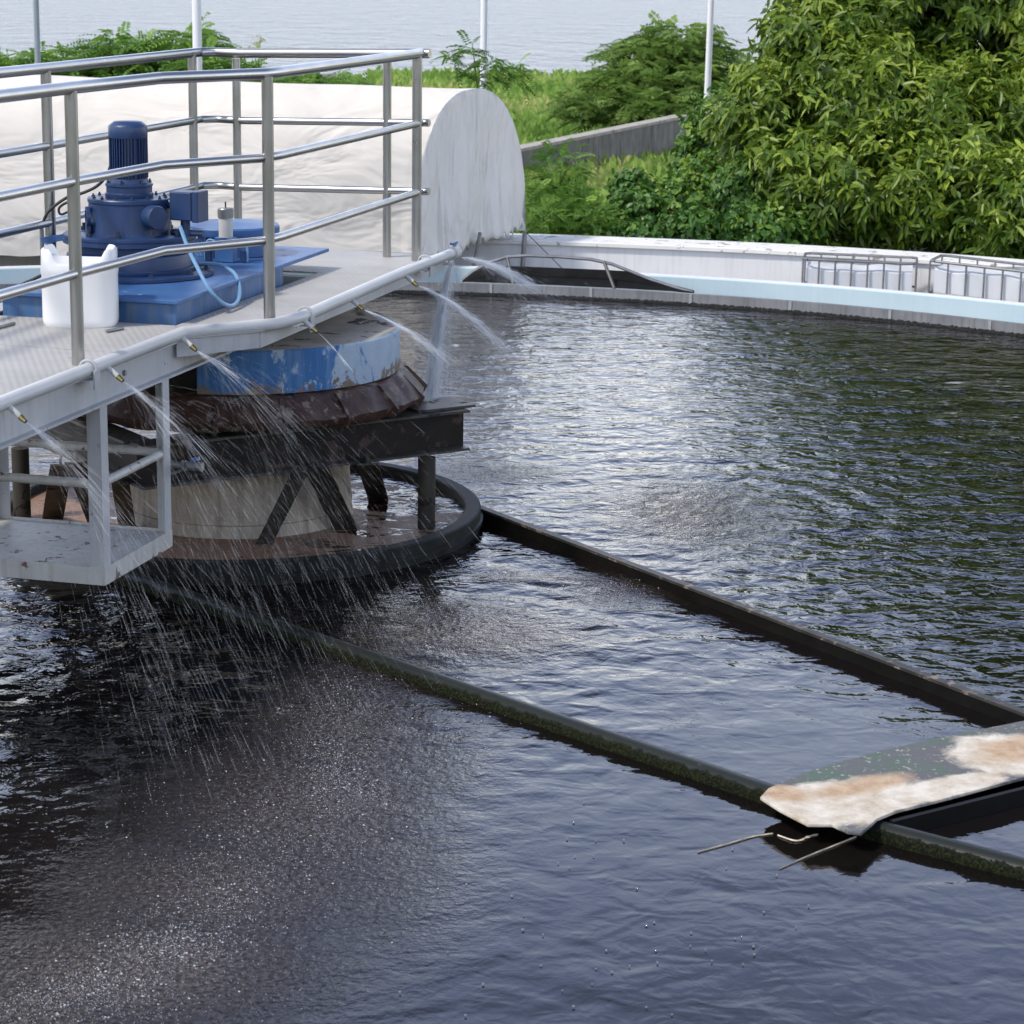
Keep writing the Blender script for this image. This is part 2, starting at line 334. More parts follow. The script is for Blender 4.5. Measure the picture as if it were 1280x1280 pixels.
ORG = {}
def obj(name, mb, mat, parent=None, smooth=False, origin=None, bevel=0, attrs=None, auto=None):
    o_ = ORG[parent.name] if parent is not None else Vector(origin if origin is not None else (0, 0, 0))
    me = bpy.data.meshes.new(name)
    if isinstance(mb, MB): v = np.array(mb.v, dtype=np.float64).reshape(-1, 3); fs = mb.f
    else: v, fs = mb
    v = v-np.array(o_)
    me.from_pydata(v.tolist() if not isinstance(mb, MB) else [tuple(p) for p in v], [], fs if isinstance(fs, list) else fs.tolist())
    me.materials.append(M[mat] if isinstance(mat, str) else mat)
    if smooth: me.polygons.foreach_set('use_smooth', [True]*len(me.polygons))
    if attrs:
        for k, (dom, arr) in attrs.items():
            a = me.attributes.new(k, 'FLOAT', dom); a.data.foreach_set('value', np.asarray(arr, dtype=np.float32))
    me.update()
    o = bpy.data.objects.new(name, me); C.objects.link(o)
    if parent is not None: o.parent = parent
    else: o.location = o_
    if auto is not None:
        md = o.modifiers.new('es', 'EDGE_SPLIT'); md.split_angle = R(auto)
    if bevel:
        md = o.modifiers.new('bv', 'BEVEL'); md.width = bevel; md.segments = 2; md.limit_method = 'ANGLE'; md.angle_limit = R(35)
    ORG[o.name] = o_
    return o
def sm(name, mb, mat, parent=None, **k): return obj(name, mb, mat, parent, smooth=True, auto=k.pop('auto', 35), **k)
def tag(o, label, cat, group=None, kind=None):
    if label: o['label'] = label
    if cat: o['category'] = cat
    if group: o['group'] = group
    if kind: o['kind'] = kind
    return o
def thing(name, locn, label, cat, group=None):
    o = bpy.data.objects.new(name, None); C.objects.link(o); o.location = locn; o.empty_display_size = .2
    ORG[o.name] = Vector(locn); return tag(o, label, cat, group)
def struct(o): o['kind'] = 'structure'; return o
def copy_tree(o, delta, parent=None):
    c = o.copy(); C.objects.link(c); c.parent = parent
    if parent is None: c.location = o.location+Vector(delta)
    ORG[c.name] = ORG[o.name]+Vector(delta)
    for chd in [x for x in bpy.data.objects if x.parent == o]: copy_tree(chd, delta, c)
    return c

# ------------------------------------------------------------------ world, sun
SUN_EL, SUN_AZ = R(52), R(-118)     # azimuth clockwise from +Y: left and a little behind the camera
w = bpy.data.worlds.new('World'); scene.world = w; w.use_nodes = True; nt = w.node_tree
bg = nt.nodes['Background']; sky = nt.nodes.new('ShaderNodeTexSky'); sky.sky_type = 'NISHITA'; sky.sun_disc = False
sky.sun_elevation = SUN_EL; sky.sun_rotation = SUN_AZ; sky.air_density = 1.0; sky.dust_density = 1.6; sky.altitude = 10
tc = nt.nodes.new('ShaderNodeTexCoord'); mp = nt.nodes.new('ShaderNodeMapping'); mp.inputs['Scale'].default_value = (1, 1, 2.6)
nt.links.new(tc.outputs['Generated'], mp.inputs['Vector'])
n = nt.nodes.new('ShaderNodeTexNoise'); n.inputs['Scale'].default_value = 2.3; n.inputs['Detail'].default_value = 7; n.inputs['Roughness'].default_value = .55; n.inputs['Distortion'].default_value = .3
nt.links.new(mp.outputs[0], n.inputs['Vector'])
sp = nt.nodes.new('ShaderNodeSeparateXYZ'); nt.links.new(tc.outputs['Generated'], sp.inputs[0])
kk = math_(nt, 'ADD', n.outputs['Fac'], math_(nt, 'MULTIPLY', math_(nt, 'SUBTRACT', .50, sp.outputs['Z']), 1.1))
cl = ramp(nt, kk, [(.36, 0.), (.62, .95)])
ccol = ramp(nt, sp.outputs['Z'], [(.10, (1.0, .985, .95)), (.75, (.20, .26, .40)), (.24, (.74, .83, 1.0)), (.42, (.40, .51, .84))])
vm = nt.nodes.new('ShaderNodeVectorMath'); vm.operation = 'SCALE'; nt.links.new(ccol, vm.inputs[0]); vm.inputs['Scale'].default_value = 17.5
nt.links.new(mixc(nt, cl, sky.outputs[0], vm.outputs[0]), bg.inputs['Color'])
bg.inputs['Strength'].default_value = .125
sl = bpy.data.lights.new('sun', 'SUN'); sl.energy = 2.8; sl.angle = R(5); sl.color = (1, .94, .85)
so = bpy.data.objects.new('sun', sl); C.objects.link(so)
sd = Vector((math.sin(SUN_AZ)*math.cos(SUN_EL), math.cos(SUN_AZ)*math.cos(SUN_EL), math.sin(SUN_EL)))
so.rotation_euler = sd.to_track_quat('Z', 'Y').to_euler()
scene.view_settings.view_transform = 'Standard'; scene.view_settings.look = 'None'; scene.view_settings.gamma = 1
scene.view_settings.exposure = .23
scene.cycles.use_denoising = True
scene.cycles.max_bounces = 8; scene.cycles.transparent_max_bounces = 24
scene.cycles.sample_clamp_indirect = 6

# ------------------------------------------------------------------ ground, lake
def gz(x, y):
    d = max(0, y-21); return -.12-.034*d
MBg = MB(); xs = np.concatenate([np.linspace(-400, -14, 12), np.linspace(-12, 16, 40), np.linspace(20, 400, 12)]); ys = np.concatenate([np.linspace(-60, 0, 6), np.linspace(20.6, 60, 60), np.linspace(62, 112, 20)])
# ground in front is hidden under the tank; a low shore is kept around it
vs = []; nx = len(xs); ny = len(ys)
for y in ys:
    for x in xs:
        z = gz(x, y)+(.12*math.sin(x*.9+y*.5)*math.sin(y*.37) if y > 22 else 0)
        if y < 20.7: z = -.9
        vs.append((x, y, z))
fs = [(j*nx+i, j*nx+i+1, (j+1)*nx+i+1, (j+1)*nx+i) for j in range(ny-1) for i in range(nx-1)]
MBg.add(vs, fs); struct(obj('ground', MBg, 'ground', smooth=True))
mb = MB().add([(-3000, 60, -3.15), (3000, 60, -3.15), (3000, 5500, -3.15), (-3000, 5500, -3.15)], [(0, 1, 2, 3)])
struct(obj('lake', mb, 'lake'))

# unseen dark bank, added to darken steel reflections and dim the side light
hm = MB(); vs = []; fs = []; na_ = 90
for i in range(na_+1):
    a = R(50)+R(260)*i/na_; sx, cx_ = math.sin(a), math.cos(a)
    for r0_, z0_ in ((30, -.8), (33, 2.6), (37, 5.0), (46, 6.2), (60, 3), (90, -1)):
        k_ = min(1, i/8, (na_-i)/8); zz = -.9+(z0_+.9)*k_*(1+.25*math.sin(a*9)+.15*math.sin(a*23+r0_))
        vs.append((sx*r0_, cx_*r0_, zz))
    if i:
        for j in range(5): b0 = (i-1)*6+j; fs.append((b0, b0+1, b0+7, b0+6))
M['bank'] = surf('unseen_dark_bank', (.02, .035, .01), (.06, .09, .025), 1.2, .95, bmp=.8, bdist=.3, bscale=1.5)
struct(obj('unseen_bank', hm.add(vs, fs), 'bank', smooth=True))
# ------------------------------------------------------------------ tank water
gx0, gx1, gy0, gy1 = -4.2, 6.8, 3.6, 19.3; step = .04
X = np.arange(gx0, gx1+step, step); Y = np.arange(gy0, gy1+step, step); XX, YY = np.meshgrid(X, Y)
def ell(px, py, rx, ry):
    p = uz(px, py, 0); a = uz(px+rx, py, 0); b_ = uz(px, py+ry, 0); return p.x, p.y, abs(a.x-p.x), abs(b_.y-p.y)
patches = [(850, 640, 85, 38, 1.), (620, 592, 70, 12, .9), (640, 721, 34, 9, .8), (765, 738, 60, 20, .75), (600, 790, 110, 32, 1.),
           (500, 800, 90, 50, .5), (430, 900, 90, 75, .9), (380, 1010, 150, 95, .85), (270, 1110, 170, 70, .85), (180, 1210, 200, 70, .95), (30, 1270, 160, 60, .7),
           (470, 1080, 110, 110, .5), (520, 955, 90, 75, .45), (560, 400, 50, 6, .4)]
churn = np.zeros_like(XX); waves = np.zeros_like(XX)
for px, py, rx, ry, a in patches:
    cx, cy, ax, ay = ell(px, py, rx, ry)
    rr = ((XX-cx)/ax)**2+((YY-cy)/ay)**2
    churn = np.maximum(churn, a*np.exp(-rr*.75))
for (px, py, amp, lam) in [(850, 640, 1., .21), (600, 790, .9, .17), (640, 721, .6, .12), (430, 900, .9, .16), (300, 1080, .8, .16), (560, 400, .8, .2), (180, 1210, .5, .18), (620, 592, .5, .16)]:
    p = uz(px, py, 0); r = np.hypot(XX-p.x, YY-p.y)
    waves += amp*.0030*np.sin(2*math.pi*r/lam+np.sin(XX*3+YY*2))*np.exp(-((r-.9)/1.1)**2)
# smooth random chop, crests roughly across the view
chop = np.zeros_like(XX)
for i in range(46):
    lam = rng.uniform(.16, .55); th = rng.normal(math.pi/2+.12, .55); ph = rng.uniform(0, 6.28)
    ex = math.cos(th); ey = math.sin(th)
    warp = .12*np.sin(XX*rng.uniform(.8, 1.8)+ph)+.1*np.sin(YY*rng.uniform(.6, 1.4)+ph*2)
    chop += lam**1.1*.0021*np.sin(2*math.pi*((XX*ex+YY*ey)+warp)/lam+ph)
def sstep(a, b, x): t = np.clip((x-a)/(b-a), 0, 1); return t*t*(3-2*t)
ripple = .24+.76*sstep(6.8, 9.6, YY+.35*np.clip(-XX, -1, 1.5))
calm_arm = np.exp(-(((XX-1.1)/1.0)**2+((YY-8.6)/1.0)**2))*.35
ripple = np.clip(ripple-calm_arm, .15, 1)
ripple *= 1+.35*sstep(.3, 2.2, XX)*sstep(9, 11, YY)
ZZ = (waves*.8+chop*.45)*np.clip(ripple, .2, 1.4)
inside = ((XX-CX)**2+(YY-CY)**2) < 8.02**2
idx = -np.ones(XX.size, int); vmask = inside.ravel(); 
ny_, nx_ = XX.shape
q = np.arange(ny_*nx_).reshape(ny_, nx_)
quads = np.stack([q[:-1, :-1], q[:-1, 1:], q[1:, 1:], q[1:, :-1]], -1).reshape(-1, 4)
quads = quads[vmask[quads].all(1)]
used = np.unique(quads); idx[used] = np.arange(len(used))
V = np.stack([XX.ravel()[used], YY.ravel()[used], ZZ.ravel()[used]], -1)
struct(obj('tank_water', (V, idx[quads]), 'water', smooth=True, attrs={'churn': ('POINT', np.clip(churn, 0, 1).ravel()[used]), 'ripple': ('POINT', ripple.ravel()[used])}))
# the rest of the tank's surface, out of frame to the left
mb = MB(); mb.prism([(-9.4, 7.5), (-4.25, 4.0), (-4.25, 18.8), (-9.4, 15.4)], -.05, -.004); 
struct(obj('tank_water', mb, 'water', attrs={'ripple': ('POINT', [1]*len(mb.v))}))

# ------------------------------------------------------------------ tank wall
A0, A1 = R(-60), R(200)
tw = thing('tank_wall', (CX, CY, 0), 'round grey and pale blue tank rim around the black water', 'tank wall')
O = (CX, CY, 0)
sm('weir_plate', MB().lathe([(7.985, -.4), (7.985, .092), (8.03, .092), (8.03, -.3)], O, 220, A0, A1), 'weir', tw)
mb = MB()
for i in range(44):
    a = A0+(A1-A0)*i/44; d = Vector((math.cos(a), math.sin(a), 0)); t = Vector((-d.y, d.x, 0))
    mb.box(Vector(O)+d*7.981+UZ*.04, d*.003, t*.012, UZ*.052)
obj('joint_strip', mb, 'joint', tw)
sl_ = MB(); na = 1500; prev = None; vs = []; fs = []
for i in range(na+1):
    a = R(10)+(R(120)-R(10))*i/na; h = .012+.012*random.random()
    for r, z in ((7.972, -.1), (7.968, h), (7.984, h+.004)): vs.append((CX+r*math.cos(a), CY+r*math.sin(a), z))
    if i: k = 3*i; fs += [(k-3, k, k+1, k-2), (k-2, k+1, k+2, k-1)]
obj('waterline_strip', MB().add(vs, fs), 'weir_black', tw)  # ragged black strip along the waterline
sm('channel_floor', MB().lathe([(8.03, -.22), (8.73, -.22)], O, 200, A0, A1), 'walk', tw)
sm('inner_face', MB().lathe([(8.72, -.3), (8.72, .112), (8.73, .122)], O, 220, A0, A1), 'tank_blue', tw)
sm('wall_top', MB().lathe([(8.73, .122), (8.735, .126), (8.80, .126), (8.81, .118), (8.81, -.6)], O, 220, A0, A1), 'wall_white', tw)
# walkway behind
struct(sm('walkway', MB().lathe([(8.87, -.16), (10.4, -.16)], O, 160, A0, A1), 'walk'))
# outer parapet: a slightly wider curve
mb1 = MB(); mb2 = MB(); pts = []
for px, py in ((-400, 292), (-160, 292), (100, 294), (330, 295), (520, 297), (640, 298.5), (800, 304.5), (960, 311), (1160, 323), (1290, 334), (1500, 352), (1800, 384)):
    pts.append(uz(px, py, .24))
cv = []
for i in range(len(pts)-1):
    for j in range(6): cv.append(pts[i].lerp(pts[i+1], j/6))
cv.append(pts[-1])
for _ in range(12): cv = [cv[0]]+[(cv[i-1]+cv[i]*2+cv[i+1])/4 for i in range(1, len(cv)-1)]+[cv[-1]]
vs = []; fs = []; vs2 = []; fs2 = []
for i, p in enumerate(cv):
    d = (cv[min(i+1, len(cv)-1)]-cv[max(0, i-1)]).normalized(); nn = Vector((-d.y, d.x, 0))
    if nn.y < 0: nn = -nn
    for off, z in ((.0, -.3), (0, .20), (.42, .20), (.42, -.4)): q_ = p+nn*off; vs.append((q_.x, q_.y, z))
    for off, z in ((-.03, .202), (-.03, .232), (-.022, .24), (.44, .24), (.45, .232), (.45, .202)): q_ = p+nn*off; vs2.append((q_.x, q_.y, z+.0))
    if i:
        for kk_, VV, FF in ((4, vs, fs), (6, vs2, fs2)):
            for j in range(kk_-1):
                a = (i-1)*kk_+j; FF.append((a, a+kk_, a+kk_+1, a+1))
pw = thing('parapet_wall', cv[20]*1, 'long low white concrete wall with stained flat top beyond the tank', 'wall')
sm('wall_body', MB().add(vs, fs), 'wall_white', pw); sm('coping', MB().add(vs2, fs2), 'coping', pw)

# ------------------------------------------------------------------ wire cages against the parapet
def cage(px0, px1, y0, py_t, label, liner_h, front):
    a = uy(px0, py_t[0], y0); b_ = uy(px1, py_t[1], y0-.28*0); a.z = b_.z = (a.z+b_.z)/2
    return a, b_
CG = 'wire cages between the tank rim and the white wall'
def wire_cage(P, Q, depth, ht, label, nb, liner_top, sheets):
    P = Vector(P); Q = Vector(Q); d = (Q-P); ln = d.length; d.normalize(); nrm = Vector((-d.y, d.x, 0)); nrm = nrm if nrm.y > 0 else -nrm
    t = thing('wire_cage', (P+Q)/2-UZ*ht, label, 'cage', CG)
    mb = MB(); B = P+nrm*depth; B2 = Q+nrm*depth; r = .012
    c = .04
    loop = [P+d*c, Q-d*c, Q+nrm*c, B2-nrm*c, B2-d*c, B+d*c, B-nrm*c, P+nrm*c, P+d*c]
    mb.tube(loop, r, 8, False)
    for z in (-ht*.97,): mb.tube([x+UZ*z for x in loop], r*.8, 8, False)
    sm('frame', mb, 'galv', t)
    for i in range(nb+1):
        p = P+d*(ln*(i+.0)/nb); e = .0 if 0 < i < nb else .0
        sm('bar', MB().tube([p+UZ*.0, p-UZ*ht*1.02], .0085, 7), 'galv', t)
        p2 = p+nrm*depth; sm('bar', MB().tube([p2, p2-UZ*ht], .008, 7), 'galv', t)
    vs = []; fs = []; n = 26; i0 = P+nrm*.03; lt = liner_top
    W = ln-.06
    for i in range(n+1):
        x = i/n; zt = -ht+lt*ht*(1+.04*math.sin(x*7+lt*20)+.03*math.sin(x*19+1)); bul = .003*math.sin(x*13+lt*9)+.002*math.sin(x*37)
        p = P+d*(.03+W*x)
        vs += [p+nrm*(.025+bul)-UZ*ht*.99, p+nrm*(.02+bul)+UZ*(zt-.02), p+nrm*(.05)+UZ*zt, p+nrm*(depth*.5)+UZ*(zt-.01+.015*math.sin(x*11)), p+nrm*(depth-.03)+UZ*(zt-.0), p+nrm*(depth-.02)-UZ*ht*.99]
        if i:
            k = 6*i
            for j in range(5): fs.append((k-6+j, k+j, k+j+1, k-5+j))
    vs_ = len(vs); fs += [(0, 1, 2, 3, 4, 5), tuple(range(vs_-6, vs_))[::-1]]
    sm('liner', MB().add(vs, fs), 'liner', t)
a = uy(1004, 324, 19.75); b_ = uy(1146, 330, 19.6); z_ = (a.z+b_.z)/2
wire_cage(a, b_, .42, .25, 'low grey wire cage lined with white sheet, clear of any leaves', 7, .72, 0)
a2 = uy(1163, 326, 19.55); b2 = uy(1300, 342, 19.2)
wire_cage(a2, b2, .42, .27, 'low grey wire cage holding bulging white wrap, under the hanging leaves', 6, .80, 0)

# ------------------------------------------------------------------ scum hood on the far rim
hb = uz(730, 362, .09)
hood = thing('scum_trough_hood', (hb.x, hb.y, .09), 'black arched hood with bowed grey tube sitting on the far tank rim', 'hood')
def onr(px, py, r):       # pixel onto the vertical cylinder of radius r about the tank centre (far side)
    d = ray(px, py); dx, dy = d.x, d.y; ox, oy = -CX, -CY
    A = dx*dx+dy*dy; B = 2*(ox*dx+oy*dy); Cc = ox*ox+oy*oy-r*r
    t = (-B+math.sqrt(B*B-4*A*Cc))/(2*A); return CP+d*t
top = [(578, 352), (590, 343), (604, 336), (640, 334.5), (700, 337), (760, 339.5), (791, 341.5), (812, 349), (840, 358), (868, 366)]
bot = [(578, 353.5), (590, 354), (604, 355), (640, 356), (700, 358), (760, 360.5), (791, 362), (812, 363.5), (840, 365.5), (868, 367)]
vs = []; fs = []
for i, (t_, b0) in enumerate(zip(top, bot)):
    T = onr(*t_, 8.40); Bm = onr(*b0, 8.05); Bm.z = max(Bm.z, .093)
    mid = T.lerp(Bm, .5)+Vector((0, .09, -.02))
    mi2 = T.lerp(Bm, .25)+Vector((0, .05, 0))
    off = Vector((0, .012, .012))
    vs += [Bm, mid, mi2, T, T+off, mi2+off, mid+off, Bm+off+Vector((0, .0, -.008))]
    if i:
        k = 8*i
        for j in range(8): fs.append((k-8+j, k+j, k+(j+1) % 8, k-8+(j+1) % 8))
fs += [tuple(range(8)), tuple(range(len(vs)-8, len(vs)))[::-1]]
sm('cover_sheet', MB().add(vs, fs), 'black_sheet', hood)
arch = [(578, 350), (592, 339), (612, 328), (634, 321), (660, 319.5), (700, 321), (738, 324), (765, 330), (790, 340), (812, 349), (840, 358), (866, 365.5)]
rim = [onr(x, y, 8.22) for x, y in arch]
sm('arch_rail', MB().tube(rim, .014, 8), 'galv', hood)
for (x0, y0, x1, y1) in ((634, 322, 642, 357), (755, 327, 768, 361)):
    sm('strut', MB().tube([onr(x0, y0, 8.22), onr(x1, y1, 8.04)], .014, 8), 'dark_tube', hood)

# ------------------------------------------------------------------ canvas tent
def sgnp(v, e): return math.copysign(abs(v)**e, v)
tent = thing('canvas_tent', uy(560, 318, 20.6), 'long cream canvas tent cover with a rounded draped end over the tank edge', 'tent')
NP_, NXs = 46, 90
def prof(k):
    ph = math.pi*k; y = 20.55-.70*sgnp(math.cos(ph), .86); z = .26+1.32*sgnp(math.sin(ph), .80); return y, z
def endx(y): return -.84+(y-19.85)*.66
vs = []; fs = []
for i in range(NXs+1):
    tx = (i/NXs)**1.5
    for k in range(NP_+1):
        y, z = prof(k/NP_); xe = endx(y); x = xe-tx*(7.5+xe*0)
        if k in (0, NP_): z = .13 if k == 0 else .3
        wv_ = mn.noise(Vector((x*.9, z*1.6, 1.3)))*.05+mn.noise(Vector((x*2.5+z*2, z*3.2, 4.3)))*.022
        if k < NP_*.45: y -= wv_*(1 if tx > .01 else .3)
        z += .02*mn.noise(Vector((x*1.1, y, 9)))*(tx > .01)+tx*.12
        if k == 0: z += .02*mn.noise(Vector((x*4, 0, 0)))
        vs.append((x, y, z))
for i in range(NXs):
    for k in range(NP_):
        a = i*(NP_+1)+k; fs.append((a, a+1, a+NP_+2, a+NP_+1))
sm('canopy', MB().add(vs, fs), 'canvas', tent, auto=80)
vs = []; fs = []; ns = 40; nr = 24
for i in range(ns+1):                      # end curtain hung from the arch, bottom edge scalloped
    u_ = i/ns; y = 19.85+1.40*u_
    c_ = max(-1, min(1, (20.55-y)/.70)); ph = math.acos(sgnp(c_, 1/.86)); zt = .26+1.32*sgnp(math.sin(ph), .80)
    zb = .16+.16*u_+(.034 if i % 2 else -.014)+.012*math.sin(i*2.3)
    if u_ < .02 or u_ > .98: zt = max(zt, zb+.05)
    for j in range(nr+1):
        v_ = j/nr; z = zt+(zb-zt)*v_; fold = (.020*math.sin(u_*46+2*math.sin(v_*3))+.045*math.sin(u_*15+v_*2.6))*(v_**.9)
        fold += .02*mn.noise(Vector((u_*9, v_*5, 2)))*v_
        nrm = Vector((.835, -.55, 0)); p = Vector((endx(y)+.002, y, z))+nrm*fold
        vs.append(p)
for i in range(ns):
    for j in range(nr):
        a = i*(nr+1)+j; fs.append((a, a+1, a+nr+2, a+nr+1))
e_ = sm('end_curtain', MB().add(vs, fs), 'canvas_end', tent, auto=80); md = e_.modifiers.new('so', 'SOLIDIFY'); md.thickness = .006
lp = uy(656, 292, 21.0); lq = Vector((lp.x-.02, lp.y-.02, -.1))
lg = sm('leg', MB().tube([lp+UZ*.02, lq], .021, 10), 'galv', tent)
lp2 = uy(600, 305, 20.6); sm('leg', MB().tube([lp2+UZ*.1, Vector((lp2.x-.08, lp2.y, -.1))], .016, 10), 'galv', tent)
sm('guy_rope', MB().tube([uy(657, 290, 20.9), uy(703, 336, 20.2)], .004, 6), 'black_rubber', tent)
# timber/metal under the curtain
sm('base_rail', MB().tube([uy(300, 322, 19.95), uy(560, 327, 19.95)], .03, 8), 'walk', tent)

# ------------------------------------------------------------------ bridge
DK = 1.18
pipe_px = [(-90, 540), (0, 505), (228, 416), (344, 405), (378, 396), (500, 342), (568, 315.5)]
pipe_w = [uz(x, y, 1.195) for x, y in pipe_px]
pl_ = [loc(p) for p in pipe_w]
br = thing('access_bridge', (CX, CY, 0), 'grey steel walkway deck reaching out over the black water', 'walkway')
TN, TW, TB = .36, .625, -.75
def LP(s, t): p = L(s, t, 0); return (p.x, p.y)
th = .008
g_ = .004
obj('deck_plate', MB().prism([LP(-4.2, TB), LP(-4.2, TN), LP(-2.02-g_, TN), LP(-1.98-g_, TB)], DK-th, DK), 'deck', br)
obj('deck_plate', MB().prism([LP(-1.98+g_, TB), LP(-2.02+g_, TN), LP(-1.62, TN-.01), LP(-1.30, .24), LP(-1.30, TB)], DK-th, DK), 'deck', br)
obj('deck_plate', MB().prism([LP(-1.62, TN), LP(-1.27, TW), LP(.50, TW), LP(.50, .235), LP(-1.297, .235), LP(-1.60, TN)], DK-th, DK), 'deck', br)
obj('deck_plate', MB().prism([LP(.506, TW), LP(1.40, TW), LP(1.40, TB), LP(.506, TB)], DK-th, DK), 'deck', br)
obj('deck_plate', MB().prism([LP(-1.297, TB), LP(-1.297, -.64), LP(.50, -.64), LP(.50, TB)], DK-th, DK), 'deck', br)
def ibeam(mbw, mbf, p, q, h, fw, tw_=.008, tf=.010):
    p = Vector(p); q = Vector(q)
    mbw.beam(p, q, tw_, h-2*tf); mbf.beam(p+UZ*(h/2-tf/2), q+UZ*(h/2-tf/2), fw, tf); mbf.beam(p-UZ*(h/2-tf/2), q-UZ*(h/2-tf/2), fw, tf)
for t_ in (.345, -.70):
    mb = MB(); ibeam(mb, mb, L(-4.2, t_, 1.10), L(1.3, t_, 1.10), .142, .07); obj('stringer', mb, 'grey_paint', br)
mb = MB()
mb.beam(L(-1.60, .365, 1.135), L(-1.27, .60, 1.135), .008, .07); mb.beam(L(-1.27, .605, 1.135), L(1.4, .605, 1.135), .008, .07)
mb.beam(L(1.392, .60, 1.135), L(1.392, -.74, 1.135), .008, .07)
obj('edge_plate', mb, 'grey_paint', br)
for s_ in (-3.6, -3.0, -2.4, -1.9, -1.25, .45, 1.2):
    obj('cross_bearer', MB().beam(L(s_, .33, 1.13), L(s_, -.69, 1.13), .05, .07), 'grey_paint', br)
for s_, z_ in ((-2.26, 1.105), (-2.22, 1.12)):
    pass
bt = L(-2.17, .384, 1.13); mb = MB(); mb.lathe([(.0001, 0), (.012, 0), (.012, .012), (.0001, .012)], bt, 6, axis=(us, UZ, un)); obj('bolt', mb, 'galv', br)
# lifting rods lying on the deck
# ------------------------------------------------------------------ railing
rl = thing('stainless_railing', (CX, CY, DK), 'stainless steel tube guard railing with three bars around the bridge deck', 'railing')
rz = (2.23, 1.88, 1.53)
PB = [uz(98, 456, DK), uz(337, 404, DK), L(1.10, .555, DK)]
far_plane = (L(0, -.70, 0), un)
far_c = up(250, 65, *far_plane); fs_, ft_ = loc(far_c)
fa = up(57, 86, *far_plane); fas, _ = loc(fa)
fz = far_c.z
def nlev(k): return (0, -.35, -.70)[k]
near_path = lambda dz: [L(-4.3, .262, 2.232+dz), L(-2.321, .266, 2.232+dz), L(-1.56, .300, 2.232+dz), L(-1.115, .570, 2.235+dz), L(-.95, .586, 2.235+dz), L(1.16, .557, 2.232+dz)]
far_path = lambda dz: [L(-4.3, -.70, fz+dz), L(fas, -.70, (fa.z+fz)/2+dz), L(fs_, -.70, fz+dz), L(fs_+.10, -.62, fz+dz), L(fs_-.02, -.40, fz+dz)]
end_q = L(1.14, .60, 2.232)
names = ('top_rail', 'middle_rail', 'lower_rail')
for k in range(3):
    dz = nlev(k); r = .0245 if k == 0 else .019
    ctop = up(262, 66.5, L(0, -.6, 0), un)
    A_ = far_path(dz)[:3]; cs, ct = fs_+.04, -.62
    ep = L(cs, ct, fz+dz)
    p295 = L(fs_+.0, -.47, fz+dz+.0)
    sm(names[k], MB().tube(near_path(dz), r, 14), 'steel', rl)
    sm(names[k], MB().tube(A_+[ep, p295, L(1.17, .60, 2.232+dz)], r, 14), 'steel', rl)
def post(base, ztop, r=.025):
    b0 = Vector(base); b0.z = DK
    sm('post', MB().tube([b0, Vector((b0.x, b0.y, ztop-.012))], r, 16), 'steel', rl)
post(L(-3.5, .262, 0), 2.232); post(PB[0], 2.232); post(PB[1], 2.235); post(PB[2], 2.232)
p58 = L(fas, -.70, 0); post(p58, (fa.z+fz)/2); post(L(-3.0, -.70, 0), fz)
pp = up(240, 66, *far_plane); post(pp, fz, .023)
ee = loc(L(fs_, -.47, 0)); 
# end posts placed along the end rail
E0 = L(fs_, -.47, fz); E1 = L(1.17, .60, 2.232)
en = (E1-E0).cross(UZ).normalized()
for px in (295, 484):
    q_ = up(px, 70, E0, en); post(q_, q_.z if abs(q_.z-2.2) < .2 else 2.2, .022)

# ------------------------------------------------------------------ spray pipe with nozzles
wp = thing('spray_pipe', pipe_w[2], 'pale grey plastic water pipe with spray nozzles along the deck edge', 'pipe')
sm('pipe', MB().tube(pipe_w, .0265, 16), 'pvc', wp)
mb = MB()
d_ = (pipe_w[-1]-pipe_w[-2]).normalized(); mb.tube([pipe_w[-1]-d_*.05, pipe_w[-1]+d_*.02], .037, 16); sm('end_cap', mb, 'pvc', wp)
obj('valve_handle', MB().beam(pipe_w[-1]+UZ*.05-d_*.05, pipe_w[-1]+UZ*.05+d_*.03, .02, .012), 'blue', wp)
mb = MB(); mb.tube([pipe_w[-1]-UZ*.02, pipe_w[-1]+UZ*.05], .012, 8); sm('valve_stem', mb, 'galv', wp)
for px, py in ((110, 462), (381, 394), (531, 328)):
    c0 = uz(px, py, 1.195); i = 1 if px < 200 else 5 if px < 500 else 5
    seg = (pipe_w[2]-pipe_w[1]) if px < 200 else (pipe_w[6]-pipe_w[5]) if px > 450 else (pipe_w[5]-pipe_w[4])
    d = seg.normalized(); sd_ = d.cross(UZ).normalized()
    mb = MB(); mb.tube([c0+(sd_*math.cos(a)+UZ*math.sin(a))*.036 for a in [R(-60+i*20) for i in range(13)]], .006, 6)
    mb.box(c0+sd_*.035-UZ*.035, d*.025, sd_*.004, UZ*.035); mb.box(c0-sd_*.02-UZ*.038, d*.05, sd_*.05, UZ*.004)
    sm('clamp', mb, 'grey_paint', wp)
noz_px = [(10, 507), (133, 458), (226, 421), (378, 399), (436, 372), (505, 343)]
nozzles = []
for px, py in noz_px:
    c0 = uz(px, py, 1.185); d = (un*.8-UZ*.55-us*.15).normalized()
    sm('nozzle', MB().tube([c0, c0+d*.065], .011, 10), 'pvc', wp)
    sm('nozzle_tip', MB().tube([c0+d*.062, c0+d*.068, c0+d*.09], [.012, .012, .008], 8), 'brass', wp)
    nozzles.append((c0+d*.09, d))

